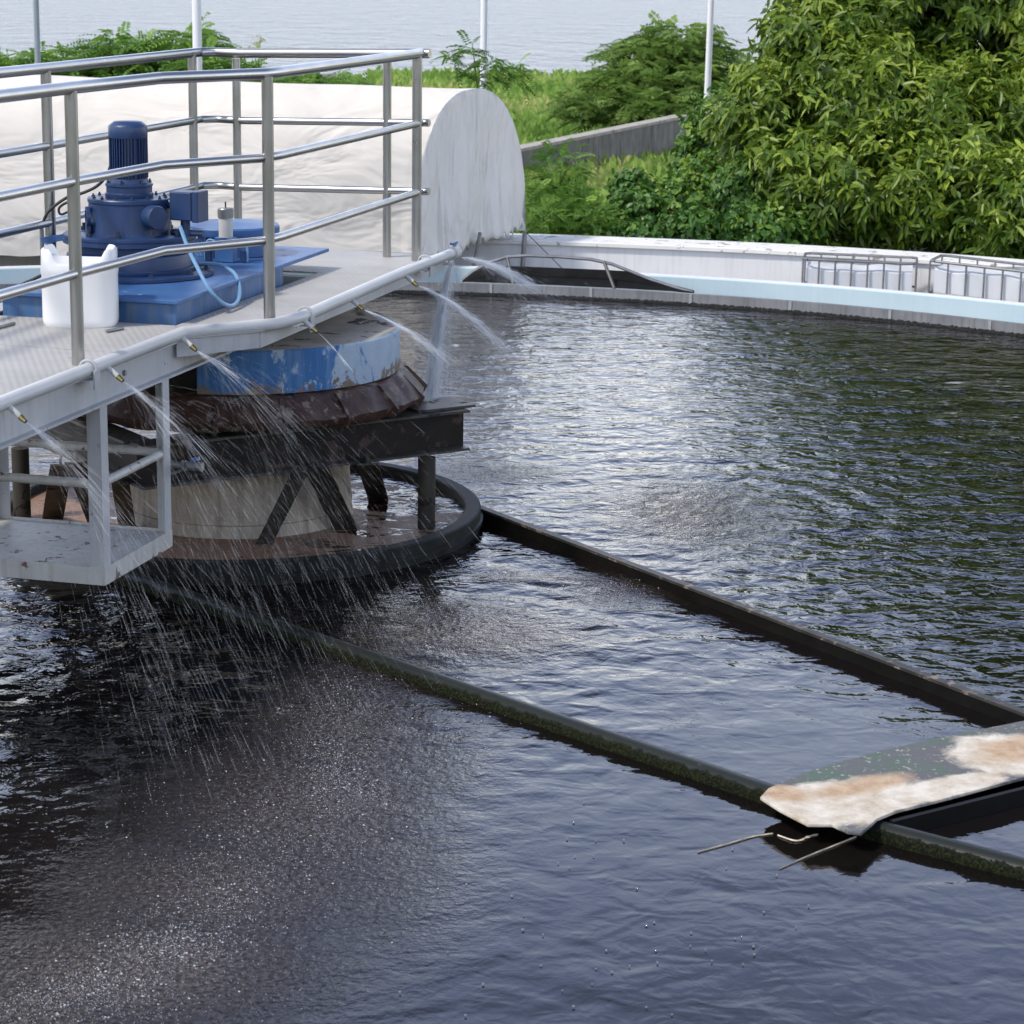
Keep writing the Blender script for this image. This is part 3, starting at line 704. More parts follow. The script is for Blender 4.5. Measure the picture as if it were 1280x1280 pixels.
# ------------------------------------------------------------------ hanging platform
hp = thing('hanging_platform', L(-2.05, 0, .33), 'small cream painted maintenance cradle hanging below the bridge deck', 'platform')
s0, s1, t0, t1 = -2.365, -1.70, -.42, .372
obj('floor_plate', MB().prism([LP(s0+.006, t0+.006), LP(s0+.006, t1-.006), LP(s1-.006, t1-.006), LP(s1-.006, t0+.006)], .372, .380), 'platform_paint', hp)
for nm, (a, b_) in {'front': ((s0, t0), (s0, t1)), 'side': ((s0, t1), (s1, t1)), 'back': ((s1, t0), (s1, t1)), 'inner': ((s0, t0), (s1, t0))}.items():
    mb = MB(); pa = L(a[0], a[1], .355); pb = L(b_[0], b_[1], .355); mb.beam(pa, pb, .006, .07)
    o = obj('floor_edge', mb, 'platform_paint', hp)
for (s_, t_, sx, sy) in ((s0, t1, 1, -1), (s1, t1, -1, -1), (s0, t0, 1, 1), (s1, t0, -1, 1)):
    mb = MB(); p = L(s_, t_, 0); w_ = .058
    zt = 1.032
    mb.box(L(s_+sx*.003, t_+sy*w_/2, (zt+.39)/2), us*.003, un*w_/2, UZ*(zt-.39)/2)
    mb.box(L(s_+sx*(w_/2+.006), t_+sy*.003, (zt+.39)/2), us*w_/2, un*.003, UZ*(zt-.39)/2)
    obj('hanger', mb, 'grey_paint', hp)
for a, b_, z in (((s0+.03, t1-.02), (s1-.03, t1-.02), .72), ((s1-.02, t0+.02), (s1-.02, t1-.02), .72), ((s0+.02, t0+.02), (s0+.02, t1-.03), .72)):
    sm('guard_bar', MB().tube([L(*a, z), L(*b_, z)], .018, 12), 'platform_paint', hp)
v0 = L(s1+.03, t1-.02, .66); mb = MB()
mb.tube([v0-un*.05, v0+un*.06], .014, 10); mb.tube([v0+un*.06, v0+un*.075], .024, 6); mb.tube([v0+un*.085, v0+un*.15], .020, 10)
hpv = sm('drain_valve', mb, 'galv', hp)
obj('valve_handle', MB().beam(v0+un*.10+UZ*.026, v0+un*.135+UZ*.034, .02, .014), 'blue', hpv)
sm('valve_stay', MB().tube([v0+un*.06-UZ*.02, v0-un*.04-UZ*.06], .006, 6), 'galv', hp)

# ------------------------------------------------------------------ drive base box
bx = thing('drive_base_box', L(-.5, -.2, DK-.1), 'blue painted steel base box standing in the deck opening under the gearbox', 'base box')
bs0, bs1, bt0, bt1 = -1.245, .06, -.60, .215
obj('box_body', MB().prism([LP(bs0, bt0), LP(bs0, bt1), LP(bs1, bt1), LP(bs1, bt0)], .98, 1.262), 'blue_side', bx, bevel=.004)
obj('top_plate', MB().prism([LP(bs0-.025, bt0-.02), LP(bs0-.025, bt1+.02), LP(.66, bt1+.02), LP(.66, bt0-.02)], 1.264, 1.282), 'blue', bx, bevel=.003)
obj('gap_dark_floor', MB().prism([LP(.07, bt0+.03), LP(.07, .24), LP(.498, .24), LP(.498, bt0+.03)], 1.02, 1.04), 'tar_steel', bx)  # dark sheet added so the gap below the top plate reads as shade
# ------------------------------------------------------------------ gear motor
GC = L(-.544, -.303, 0); GC = Vector((GC.x, GC.y, 0))
gm = thing('gear_motor', (GC.x, GC.y, 1.283), 'dark blue vertical motor on a round gearbox standing on the blue base box', 'gear motor')
def G(z): return Vector((GC.x, GC.y, z))
sm('base_flange', MB().lathe([(.0001, 1.283), (.375, 1.283), (.378, 1.288), (.378, 1.306), (.372, 1.312), (.0001, 1.312)], G(0), 64), 'navy', gm)
sm('lower_housing', MB().lathe([(.30, 1.312), (.303, 1.330), (.303, 1.345), (.30, 1.35), (.292, 1.352), (.29, 1.40), (.285, 1.412), (.265, 1.42), (.265, 1.455)], G(0), 64), 'navy', gm)
sm('gearbox_flange', MB().lathe([(.265, 1.455), (.30, 1.455), (.306, 1.46), (.306, 1.488), (.300, 1.492), (.300, 1.498), (.304, 1.502), (.304, 1.520), (.298, 1.526), (.17, 1.527)], G(0), 64), 'navy', gm)
sm('gearbox', MB().lathe([(.188, 1.527), (.186, 1.54), (.186, 1.655), (.190, 1.66), (.190, 1.672), (.186, 1.677), (.0001, 1.677)], G(0), 64), 'navy', gm)
sm('adapter', MB().lathe([(.108, 1.677), (.110, 1.682), (.110, 1.70), (.104, 1.705), (.104, 1.735), (.108, 1.74), (.108, 1.75), (.09, 1.758), (.085, 1.775), (.0001, 1.775)], G(0), 48), 'navy', gm)
mo = sm('motor', MB().lathe([(.074, 1.775), (.074, 1.955), (.0001, 1.955)], G(0), 48), 'navy', gm)
mb = MB()
for i in range(40):
    a = 2*math.pi*i/40; d = Vector((math.cos(a), math.sin(a), 0)); t = Vector((-d.y, d.x, 0))
    if i % 10 in (4,): continue
    mb.box(G(1.866)+d*.080, d*.008, t*.0018, UZ*.088)
obj('cooling_fins', mb, 'navy', mo)
sm('fan_cover', MB().lathe([(.086, 1.948), (.0885, 1.955), (.0885, 2.01), (.085, 2.018), (.062, 2.032), (.0001, 2.034)], G(0), 48), 'navy', mo)
mb = MB()
for rad, z, n_, off in ((.345, 1.312, 10, .1), (.245, 1.527, 10, .25), (.165, 1.677, 14, 0), (.095, 1.755, 6, .3), (.325, 1.312, 0, 0)):
    for i in range(n_):
        a = 2*math.pi*i/n_+off; c0 = G(z)+Vector((math.cos(a), math.sin(a), 0))*rad; rr_ = .014 if rad > .2 else .008
        b1_ = MB().lathe([(.0001, 0), (rr_, 0), (rr_, rr_*1.0), (.0001, rr_*1.0)], c0, 6); b1_.lathe([(.0001, 0), (rr_*.55, 0), (rr_*.55, rr_*2.1), (.0001, rr_*2.1)], c0, 8)
        obj('bolt', b1_, 'bolt', gm)
# lifting lug, side boss, terminal box
lg_ = GC+Vector((-.175, -.10, 0)); mb = MB(); mb.lathe([(.028, -.008), (.044, -.008), (.044, .008), (.028, .008)], Vector((lg_.x, lg_.y, 1.60)), 20, closed=True, axis=(Vector((.3, -.95, 0)), UZ, Vector((.95, .3, 0))))
mb.box(Vector((lg_.x, lg_.y, 1.55)), Vector((.3, -.95, 0))*.022, UZ*.03, Vector((.95, .3, 0))*.009); sm('lifting_lug', mb, 'navy', gm)
bd = Vector((.60, -.80, 0)); bc = G(1.61)+Vector((.12, -.15, 0)); ax = (Vector((.80, .60, 0)), UZ, bd)
sm('side_boss', MB().lathe([(.048, -.02), (.050, .06), (.047, .068), (.0001, .07)], bc, 28, axis=ax), 'navy', gm)
tb = G(1.655)+Vector((.262, -.06, 0)); e1_ = Vector((.94, -.33, 0)).normalized(); e2_ = Vector((.33, .94, 0))
tbx = obj('terminal_box', MB().box(tb-e2_*.0, e1_*.055, e2_*.05, UZ*.065), 'navy', gm, bevel=.006)
obj('box_lid', MB().box(tb+e1_*.075, e1_*.016, e2_*.055, UZ*.07), 'navy', tbx, bevel=.004)
mb = MB(); mb.tube([tb-e1_*.055, tb-e1_*.13], .022, 12); sm('pipe_fitting', mb, 'navy', gm); mb = MB(); mb.tube([tb-UZ*.065, tb-UZ*.11], .022, 12); mb.tube([tb-UZ*.105, tb-UZ*.14], .032, 14); mb.tube([tb-UZ*.12-e1_*.07, tb-UZ*.12+e1_*.09], .015, 10)
sm('pipe_fitting', mb, 'navy', gm)
hq = [tb-UZ*.07-e1_*.03-e2_*.05]
hose_px = [(225, 283), (235, 310), (247, 335), (262, 362), (277, 378), (290, 382), (298, 374), (299, 358), (293, 342), (278, 332), (262, 330), (250, 331)]
hp_w = [L(-.62, .02, 1.58)]
hose = []
for i, (x, y) in enumerate(hose_px):
    yy = 10.62 if i < 3 else 10.5 if i < 7 else 10.9
    yy = [10.60, 10.55, 10.48, 10.40, 10.42, 10.50, 10.62, 10.74, 10.84, 10.92, 10.96, 11.0][i]
    hose.append(uy(x, y, yy))
def smooth_pts(P, k=5):
    out = []
    for i in range(len(P)-1):
        p0, p1, p2, p3 = P[max(0, i-1)], P[i], P[i+1], P[min(len(P)-1, i+2)]
        for j in range(k):
            t = j/k; out.append(.5*((2*p1)+(p2-p0)*t+(2*p0-5*p1+4*p2-p3)*t*t+(3*p1-p0-3*p2+p3)*t**3))
    return out+[P[-1]]
sm('grease_hose', MB().tube(smooth_pts(hose), .0085, 10), 'blue_hose', gm)
zs_old = [1.0, 1.283, 1.312, 1.352, 1.455, 1.527, 1.677, 1.758, 1.948, 2.018, 2.034]; zs_new = [1.0, 1.283, 1.303, 1.325, 1.428, 1.470, 1.632, 1.700, 1.900, 1.957, 1.976]
for o in list(bpy.data.objects):
    if o.type == 'MESH' and (o.parent == gm or (o.parent and o.parent.parent == gm)) and not o.name.startswith('grease_hose'):
        zo = ORG[o.name].z; a_ = np.empty(len(o.data.vertices)*3); o.data.vertices.foreach_get('co', a_); a_ = a_.reshape(-1, 3)
        a_[:, 2] = np.interp(a_[:, 2]+zo, zs_old, zs_new)-zo; o.data.vertices.foreach_set('co', a_.ravel()); o.data.update()
# round cover and oil pot on the base box
rc = thing('round_cover', L(.32, -.10, 1.284), 'flat round blue lid raised on the back of the base box', 'cover')
cc = L(.30, -.145, 0)
sm('rim_body', MB().lathe([(.205, 1.284), (.205, 1.375), (.215, 1.382)], (cc.x, cc.y, 0), 60), 'blue', rc)
sm('lid', MB().lathe([(.215, 1.382), (.234, 1.384), (.236, 1.39), (.236, 1.418), (.229, 1.426), (.0001, 1.436)], (cc.x, cc.y, 0), 60), 'blue', rc)
op = L(-.02, -.045, 1.284)
pot = thing('oil_pot', op, 'frosted oil pot with grey metal cap on a small blue block beside the round lid', 'oil pot')
obj('block', MB().box(op+UZ*.058, us*.03, un*.047, UZ*.058), 'blue', pot, bevel=.003)
sm('reservoir', MB().tube([op+UZ*.117, op+UZ*.215], .034, 24), 'frosted', pot)
sm('cap', MB().lathe([(.0001, .21), (.038, .21), (.0385, .25), (.034, .256), (.0001, .258)], op, 28), 'galv', pot)
sm('stem', MB().tube([op+UZ*.255, op+UZ*.285], .004, 6), 'black_rubber', pot)
for dx in (-.085, .085):
    w0 = op+un*dx
    sm('feed_line', MB().tube(smooth_pts([op+un*(dx*.5)+UZ*.09, w0+UZ*.10, w0+un*dx*.25+UZ*.07, w0+un*dx*.25+UZ*.004]), .006, 8), 'blue_hose', pot)
    obj('line_clip', MB().box(w0+un*dx*.05+UZ*.028, us*.012, un*.014, UZ*.027), 'navy', pot)
vw = thing('hand_wheel', op-un*.10+us*.10+UZ*.0, 'small dark blue hand wheel between gearbox and oil pot', 'hand wheel')
hc = op-un*.10+us*.10+UZ*.085
ring_ = [hc+(un*math.cos(a)+UZ*math.sin(a))*.042 for a in [2*math.pi*i/20 for i in range(21)]]
sm('wheel', MB().tube(ring_, .010, 8, False), 'navy', vw)
mb = MB(); [mb.tube([hc, hc+(un*math.cos(a)+UZ*math.sin(a))*.04], .005, 6) for a in (0, 2.1, 4.2)]; mb.tube([hc-UZ*.0, hc-UZ*.083], .010, 8); sm('stem', mb, 'navy', vw)
# bracket arm and cable left of the gearbox
ba = [uy(52, 301, 10.95), uy(98, 290, 10.95)]
bk = thing('cable_bracket', (ba[0].x, ba[0].y, 1.2), 'thin blue bracket arm with upright rod and looping black cable beside the gearbox', 'bracket')
obj('arm', MB().beam(ba[0], ba[1]+Vector((.12, 0, .01)), .02, .03), 'blue', bk)
rp_ = uy(52, 290, 10.95); sm('rod', MB().tube([rp_+UZ*.02, Vector((rp_.x, rp_.y, 1.28))], .010, 8), 'galv', bk)
cab = [uy(x, y, 10.95) for x, y in ((52, 285), (58, 268), (70, 256), (86, 246), (104, 241), (122, 232), (134, 218), (140, 200))]
sm('cable', MB().tube(smooth_pts(cab), .007, 8), 'black_rubber', bk)
cab = [uy(x, y, 10.98) for x, y in ((100, 249), (84, 253), (74, 260), (76, 268), (88, 263), (98, 255))]
sm('cable', MB().tube(smooth_pts(cab), .006, 8), 'black_rubber', bk)
# left side hose
ch_ = [uz(x, y, z) for x, y, z in ((-60, 385, 1.2), (-20, 374, 1.24), (12, 371, 1.25), (36, 362, 1.27), (48, 350, 1.29))]
tag(sm('rubber_hose', MB().tube(smooth_pts(ch_), .018, 10), 'cream_hose', origin=ch_[2]), 'cream hose curling out behind the white container', 'hose')
cb = [uy(x, y, 10.4) for x, y in ((26, 356), (40, 350), (56, 342))]
tag(sm('cable', MB().tube(cb, .007, 8), 'black_rubber', origin=cb[0]), 'short black cable behind the left end of the white container', 'cable')

# ------------------------------------------------------------------ white container on the deck
wc = uz(100, 408, DK)
ctn = thing('white_container', wc, 'white plastic container with cut-out rounded top standing on the deck before the gearbox', 'container')
vs = []; fs = []; nseg = 64
ea = (uz(150, 407, DK)-uz(50, 407, DK)).normalized(); eb = Vector((-ea.y, ea.x, 0)); ea.z = 0
hw, hd_ = .158, .115
def rc_pt(a, k=1.0):
    c_, s_ = math.cos(a), math.sin(a); return ea*(sgnp(c_, .45)*hw*k)+eb*(sgnp(s_, .6)*hd_*k)
O_ = Vector((wc.x, wc.y, DK))+eb*.06
rows = [(.93, .0), (.985, .012), (1.0, .03), (1.0, .215), (1.018, .225), (1.02, .25), (1.0, .26)]
for k, z in rows:
    for i in range(nseg): vs.append(O_+rc_pt(2*math.pi*i/nseg, k)+UZ*z)
for (k, base, amp) in ((.995, .265, .055), (.93, .268, .062), (.90, .24, .05)):
    for i in range(nseg):
        a = 2*math.pi*i/nseg; hk = max(0, min(1, (abs(math.cos(a))-.22)/.42)); hump = hk*hk*(3-2*hk)
        vs.append(O_+rc_pt(a, k)+UZ*(base+amp*hump))
R_ = len(rows)+3
for r_ in range(R_-1):
    for i in range(nseg):
        a = r_*nseg+i; b2_ = r_*nseg+(i+1) % nseg; fs.append((a, b2_, b2_+nseg, a+nseg))
fs.append(tuple(range(nseg))[::-1]); fs.append(tuple((R_-1)*nseg+i for i in range(nseg)))
sm('body', MB().add(vs, fs), 'white_plastic', ctn, auto=50)
# rods
for (p, q_), lb in ((((133, 414), (154, 410)), 'short grey rod lying on the deck at the foot of the white container'), (((-12, 412), (18, 404)), 'short grey rod lying on the deck left of the white container')):
    P_ = uz(*p, DK+.008); Q_ = uz(*q_, DK+.008)
    tag(sm('loose_rod', MB().tube([P_, Q_], .007, 8), 'galv', origin=P_), lb, 'rod', 'rods lying on the deck')

# ------------------------------------------------------------------ turntable drum, rust ring, frame, pedestal
dr = thing('turntable_drum', (CX, CY, .78), 'blue drum with peeling paint turning under the bridge deck', 'drum')
a0, a1 = R(-97), R(150)
sm('rim', MB().lathe([(.70, .782), (.78, .782), (.782, .79), (.782, .975), (.776, .982)], O, 90, a0, a1), 'drum_blue', dr)
sm('top_plate', MB().lathe([(.776, .982), (.77, .986), (.4, .994), (.0001, 1.0)], O, 90, a0, a1), 'drum_top', dr)
sm('recess_black', MB().lathe([(.66, .60), (.66, .978)], O, 64), 'tar_steel', dr)  # black wall standing for the shaded recess beyond the rim's cut end
sm('hub', MB().tube([(CX, CY, .9), (CX, CY, 1.1)], .22, 32), 'tar_steel', dr)
rs = thing('rusty_bearing_ring', (CX, CY, .6), 'rust brown ribbed bearing ring below the blue drum', 'ring')
vs = []; fs = []; nn_ = 16
def skirt_r(i, base): return base
sk = MB().lathe([(.66, .778), (.80, .772), (.815, .762), (.90, .672), (.885, .645), (.86, .622), (.60, .618)], O, 120, R(-170), R(50))
sk.v = [tuple(Vector(p)+Vector((p[0]-CX, p[1]-CY, 0)).normalized()*(.020*mn.noise(Vector(p)*6)+.010*mn.noise(Vector(p)*19))+UZ*.012*mn.noise(Vector(p)*9)) for p in sk.v]
sm('skirt', sk, 'rust', rs, auto=50)
for i in range(12):
    a = R(-170)+R(220)*i/11; d = Vector((math.cos(a), math.sin(a), 0)); t = Vector((-d.y, d.x, 0)); c0 = Vector((CX, CY, 0))
    vs = [c0+d*.79+UZ*.768, c0+d*.825+UZ*.768, c0+d*.925+UZ*.668, c0+d*.90+UZ*.626, c0+d*.80+UZ*.624]
    pv = [v-t*.008 for v in vs]+[v+t*.008 for v in vs]
    obj('rib', MB().add(pv, [(0, 1, 2, 3, 4), (9, 8, 7, 6, 5)]+[(j, j+5, (j+1) % 5+5, (j+1) % 5) for j in range(5)]), 'rust', rs)
K0 = Vector((-1.65, 10.33, 0)); e1 = Vector((.83, .557, 0)).normalized(); e2 = Vector((-e1.y, e1.x, 0))
fr = thing('support_frame', K0, 'square frame of blackened steel beams on struts under the drum', 'frame')
SL = 1.72
zc = .50; hh = .20
def fbeam(p, q_):
    w_ = MB(); w_.beam(p, q_, .012, hh-.028); o = obj('beam', w_, 'tar_steel', fr)
    f2 = MB(); f2.beam(p+UZ*(hh/2-.007), q_+UZ*(hh/2-.007), .13, .012); f2.beam(p-UZ*(hh/2-.007), q_-UZ*(hh/2-.007), .13, .012); obj('flange', f2, 'beam_edge', o)
Z5 = UZ*zc
fbeam(K0+Z5+e2*.04, K0+e1*SL+Z5+e2*.04)
fbeam(K0+Z5+e1*.04+e2*.115, K0+e2*SL+Z5+e1*.04)
fbeam(K0+e2*(SL-.2)+Z5+e1*.12, K0+e2*(SL-.2)+e1*(SL-.18)+Z5)
fbeam(K0+e1*(SL-.25)+Z5+e2*.115, K0+e1*(SL-.25)+e2*(SL-.28)+Z5)
ep_ = K0+e1*(SL-.001)+e2*.04+Z5
obj('end_plate', MB().box(K0+e1*(SL-.10)+e2*.14+UZ*(zc+.107), e1*.16, e2*.12, UZ*.006), 'beam_edge', fr)
IZ = .055
pp_ = uz(533, 660, IZ); sm('column', MB().tube([Vector((pp_.x, pp_.y, -.3)), Vector((pp_.x, pp_.y, .402))], .042, 18), 'strut', fr)
pp2 = uz(28, 648, IZ); sm('column', MB().tube([Vector((pp2.x, pp2.y, -.3)), Vector((pp2.x, pp2.y, .402))], .042, 18), 'strut', fr)
def strut(t_, zt, b0, wd=.085):
    T = uz(*t_, zt); B_ = uz(*b0, IZ); d = (T-B_).normalized(); B_ = B_-d*.06; T = T+d*.03
    mb = MB(); rad = Vector((B_.x-CX, B_.y-CY, 0)).normalized(); mb.beam(B_, T, .010, wd, up=Vector((1, .15, 0))); 
    side = d.cross(Vector((1, .15, 0))).normalized()
    mb.beam(B_+side*.03, T+side*.03, .05, .010, up=Vector((1, .15, 0)))
    obj('strut', mb, 'strut', fr)
strut((372, 596), .40, (330, 680), .07); strut((398, 590), .40, (432, 662), .11); strut((460, 582), .40, (473, 624), .10)
strut((76, 585), .40, (66, 648), .10); strut((96, 582), .40, (124, 655), .10); strut((150, 600), .42, (160, 665), .08)
pdm = MB().lathe([(.0001, -.3), (.57, -.3), (.56, .04), (.545, .11), (.55, .118), (.535, .30), (.53, .36), (.0001, .38)], O, 72)
tag(sm('concrete_pedestal', pdm, 'concrete', origin=(CX, CY, 0)), 'round beige concrete pedestal in the middle of the tank', 'pedestal')
# feedwell ring
rg = thing('feedwell_ring', (CX, CY, 0), 'low black slimy steel ring around the concrete pedestal', 'ring')
sm('ring_wall', MB().lathe([(1.175, -.35), (1.180, .094), (1.172, .1), (1.112, .1), (1.106, .094), (1.106, -.2)], O, 160), 'ring', rg)
sm('lip', MB().lathe([(1.18, .050), (1.192, .046), (1.192, .03), (1.18, .026)], O, 160), 'ring', rg)
iw = MB(); n_ = 60
vs = [(CX, CY, IZ)]; fs = []
struct(sm('inner_water', MB().lathe([(.3, IZ), (.7, IZ), (.95, IZ), (1.107, IZ)], O, 90), 'inner_water', origin=(CX, CY, 0)))

# ------------------------------------------------------------------ skimmer arms and plate
a1_ = uz(597, 632, .06); a2_ = uz(1280, 889, .06); d = (a2_-a1_).normalized(); a0_ = a1_-d*.02; a3_ = a2_+d*2.6
nA = Vector((-d.y, d.x, 0))
A = thing('truss_arm', a1_, 'straight square edged dark steel arm in the water from the ring to the right edge', 'arm')
top_ = MB(); top_.beam(a0_-UZ*.006, a3_-UZ*.006, .040, .012); obj('top_flange', top_, 'arm', A)
web = MB(); web.beam(a0_-UZ*.13, a3_-UZ*.13, .036, .236); obj('web', web, 'arm_face', A)
def wp_(px, py, z=.0): return uz(px, py, z)
bp = [uz(120, 712, .0), uz(150, 724, .0), uz(400, 808, .0), uz(670, 893, .0), uz(950, 993, .0), uz(1092, 1044, .0), uz(1280, 1094, .0)]
d2 = (bp[5]-bp[1]).normalized(); bE = bp[6]+(bp[6]-bp[5]).normalized()*1.6
B_ = thing('round_truss_arm', bp[3], 'mossy round pipe arm lying in the water below the crusted plate and hanging platform', 'arm')
line = [bp[1]-d2*.30]+[bp[1].lerp(bp[5], i/30) for i in range(31)]+[bp[6].lerp(bE, i/6) for i in range(7)]
line = [Vector((p.x, p.y, .006)) for p in line]
sm('pipe', MB().tube(line, .047, 24), 'moss_pipe', B_)
poly = [uz(x, y, .06) for x, y in ((950, 1001), (960, 990), (985, 979), (1020, 966), (1100, 943), (1180, 925), (1280, 905), (1420, 878), (1420, 950), (1280, 976), (1180, 1003), (1120, 1018), (1096, 1028), (1087, 1037), (1076, 1046), (1060, 1044), (1040, 1035), (1010, 1035), (975, 1017))]
pt = thing('cross_plate', PLO, 'flat steel plate crusted white and tan bridging the two arms at the right edge', 'plate')
ORG[pt.name] = Vector(PLO)
pol = [(p.x, p.y) for p in poly]
obj('plate_top', MB().prism(pol, .062, .074), 'crust', pt, bevel=.003)
# side web of the plate
q0 = uz(1100, 1027, .06); q1 = uz(1420, 951, .06); q2 = uz(985, 979, .06); q3 = uz(1420, 879, .06)
mb = MB(); mb.beam(q0-UZ*.19+Vector((.04, .015, 0)), q1-UZ*.19+Vector((0, .015, 0)), .02, .376); obj('side_web', mb, 'arm_face', pt)
mb = MB(); mb.beam(q2-UZ*.16+Vector((.06, -.05, 0)), q3-UZ*.16+Vector((0, -.05, 0)), .02, .30); obj('side_web', mb, 'arm_face', pt)
# pale strands trailing in the water off the plate
def strand(pxs, w0, label):
    vs = []; fs = []
    pts = smooth_pts([uz(x, y, .003) for x, y in pxs], 6)
    for i, p in enumerate(pts):
        d = (pts[min(i+1, len(pts)-1)]-pts[max(0, i-1)]).normalized(); s_ = Vector((-d.y, d.x, 0)); k = i/(len(pts)-1); w_ = w0*(.25+.75*k)*(.8+.4*math.sin(i*1.7))
        vs += [p-s_*w_, p+UZ*.003+s_*0, p+s_*w_, p-UZ*.003]
        if i:
            b0 = 4*i
            for j in range(4): fs.append((b0-4+j, b0+j, b0+(j+1) % 4, b0-4+(j+1) % 4))
    tag(obj('debris_strand', MB().add(vs, fs), 'strand', origin=pts[0]), label, 'debris', 'pale strands trailing off the crusted plate')
M['strand'] = surf('pale_strand', (.50, .42, .30), (.66, .60, .48), 30, .5)
strand([(872, 1065), (905, 1056), (940, 1046), (966, 1042)], .003, 'longer pale orange strand floating level with the plate tip')
strand([(972, 1044), (995, 1051), (1010, 1046), (1022, 1043)], .009, 'short broad yellowish strand floating right below the plate tip')
strand([(974, 1086), (1010, 1070), (1040, 1058), (1070, 1046)], .0028, 'thin pale strand slanting down from the lower corner of the plate')

# ------------------------------------------------------------------ water sprays
GR = 9.81
def spray(origin, hd, v0, n, spread, label, core=.10, elev=-.35, tmax=.75, rad=.0011, vz_s=.25, ldt=.011, cmax=.14, tp=.9):
    vs = []; fs = []; vc = []; fc = []
    hd = Vector(hd).normalized(); sd = Vector((-hd.y, hd.x, 0))
    def prism(V_, F_l, p, v, r, dt):
        q = p+v*dt; q.z -= .5*GR*dt*dt
        d = (q-p); 
        if d.length < 1e-5: return
        d.normalize(); a = d.orthogonal().normalized()*r; b_ = d.cross(a)
        k = len(V_)
        for c0, s_ in ((p, .3), ((p+q)/2, 1.), (q, .55)):
            for j in range(3):
                t = 2.094*j; V_.append(c0+(a*math.cos(t)+b_*math.sin(t))*s_)
        for i in range(2):
            for j in range(3):
                F_l.append((k+i*3+j, k+i*3+(j+1) % 3, k+i*3+3+(j+1) % 3, k+i*3+3+j))
    for i in range(n):
        sp = v0*random.uniform(.55, 1.12); az = random.gauss(0, spread); el = elev+random.gauss(0, vz_s)
        d = (hd*math.cos(az)+sd*math.sin(az))*math.cos(el)+UZ*math.sin(el)
        v = d*sp; t = random.uniform(0, 1)**tp*tmax
        p = Vector(origin)+v*t; p.z -= .5*GR*t*t
        if p.z < .01: continue
        vt = v.copy(); vt.z -= GR*t
        prism(vs, fs, p, vt, rad*random.choice((.45, .6, .8, 1.0, 1.0, 1.7)), ldt*random.uniform(.4, 1.5))
    for i in range(int(n*core)):
        sp = v0*random.uniform(.85, 1.1); az = random.gauss(0, spread*.30); el = elev+random.gauss(0, vz_s*.3)
        d = (hd*math.cos(az)+sd*math.sin(az))*math.cos(el)+UZ*math.sin(el); v = d*sp; t = random.uniform(0, 1)**1.9*cmax
        p = Vector(origin)+v*t; p.z -= .5*GR*t*t; vt = v.copy(); vt.z -= GR*t
        prism(vc, fc, p, vt, rad*random.uniform(.6, 1.2), ldt*1.8)
    t_ = thing('water_spray', origin, label, 'water spray', 'jets sprayed from the pipe nozzles')
    obj('droplets', MB().add(vs, fs), 'spray', t_)
    if vc: obj('jet_core', MB().add(vc, fc), 'spray_core', t_)
hd0 = (un*1.0-us*.12)
RD = .00048
spray(nozzles[0][0], hd0-us*.20, 3.2, 1300, .22, 'water spray fanning down past the hanging cradle from the leftmost nozzle', vz_s=.20, elev=-.40, rad=RD, ldt=.016, tmax=.40)
spray(nozzles[1][0], hd0-us*.20, 3.3, 1350, .22, 'water spray falling between the two posts of the hanging cradle', elev=-.40, rad=RD, ldt=.016, tmax=.40)
spray(nozzles[2][0], hd0-us*.05, 3.3, 1250, .20, 'water spray fanning across the left side of the blue drum', elev=-.38, rad=RD, ldt=.016, tmax=.40)
spray(nozzles[3][0], hd0-us*.1, 2.0, 40, .01, 'thin single water jet hitting the top of the blue drum', elev=-.55, tmax=.085, vz_s=.01, core=1.5, rad=.0008, cmax=.085)
spray(nozzles[4][0], hd0+us*.25, 3.0, 700, .16, 'faint water spray skimming over the right end of the blue drum', elev=-.30, tmax=.17, tp=1.7, core=.8, rad=.0007, vz_s=.07, cmax=.13)
spray(nozzles[5][0], hd0+us*.55, 2.6, 1300, .10, 'flat water jet spraying outward just below the end of the pipe', elev=-.35, tmax=.34, tp=1.8, core=.6, vz_s=.08, rad=.0008, cmax=.18)
eo = uz(566, 322, 1.16)
spray(eo, Vector((-1, -.5, 0)), .95, 7000, .85, 'thick white water gush falling from the pipe end', elev=-1.10, tmax=.42, tp=1.15, vz_s=.13, core=1.3, cmax=.38, rad=.0011, ldt=.016)
spray(eo+Vector((.04, 0, 0)), Vector((1, .25, 0)), 2.7, 3200, .20, 'water spray fanning to the right from the pipe end over the far rim', elev=-.14, tmax=.42, tp=1.4, vz_s=.13, core=.5, rad=.0007)
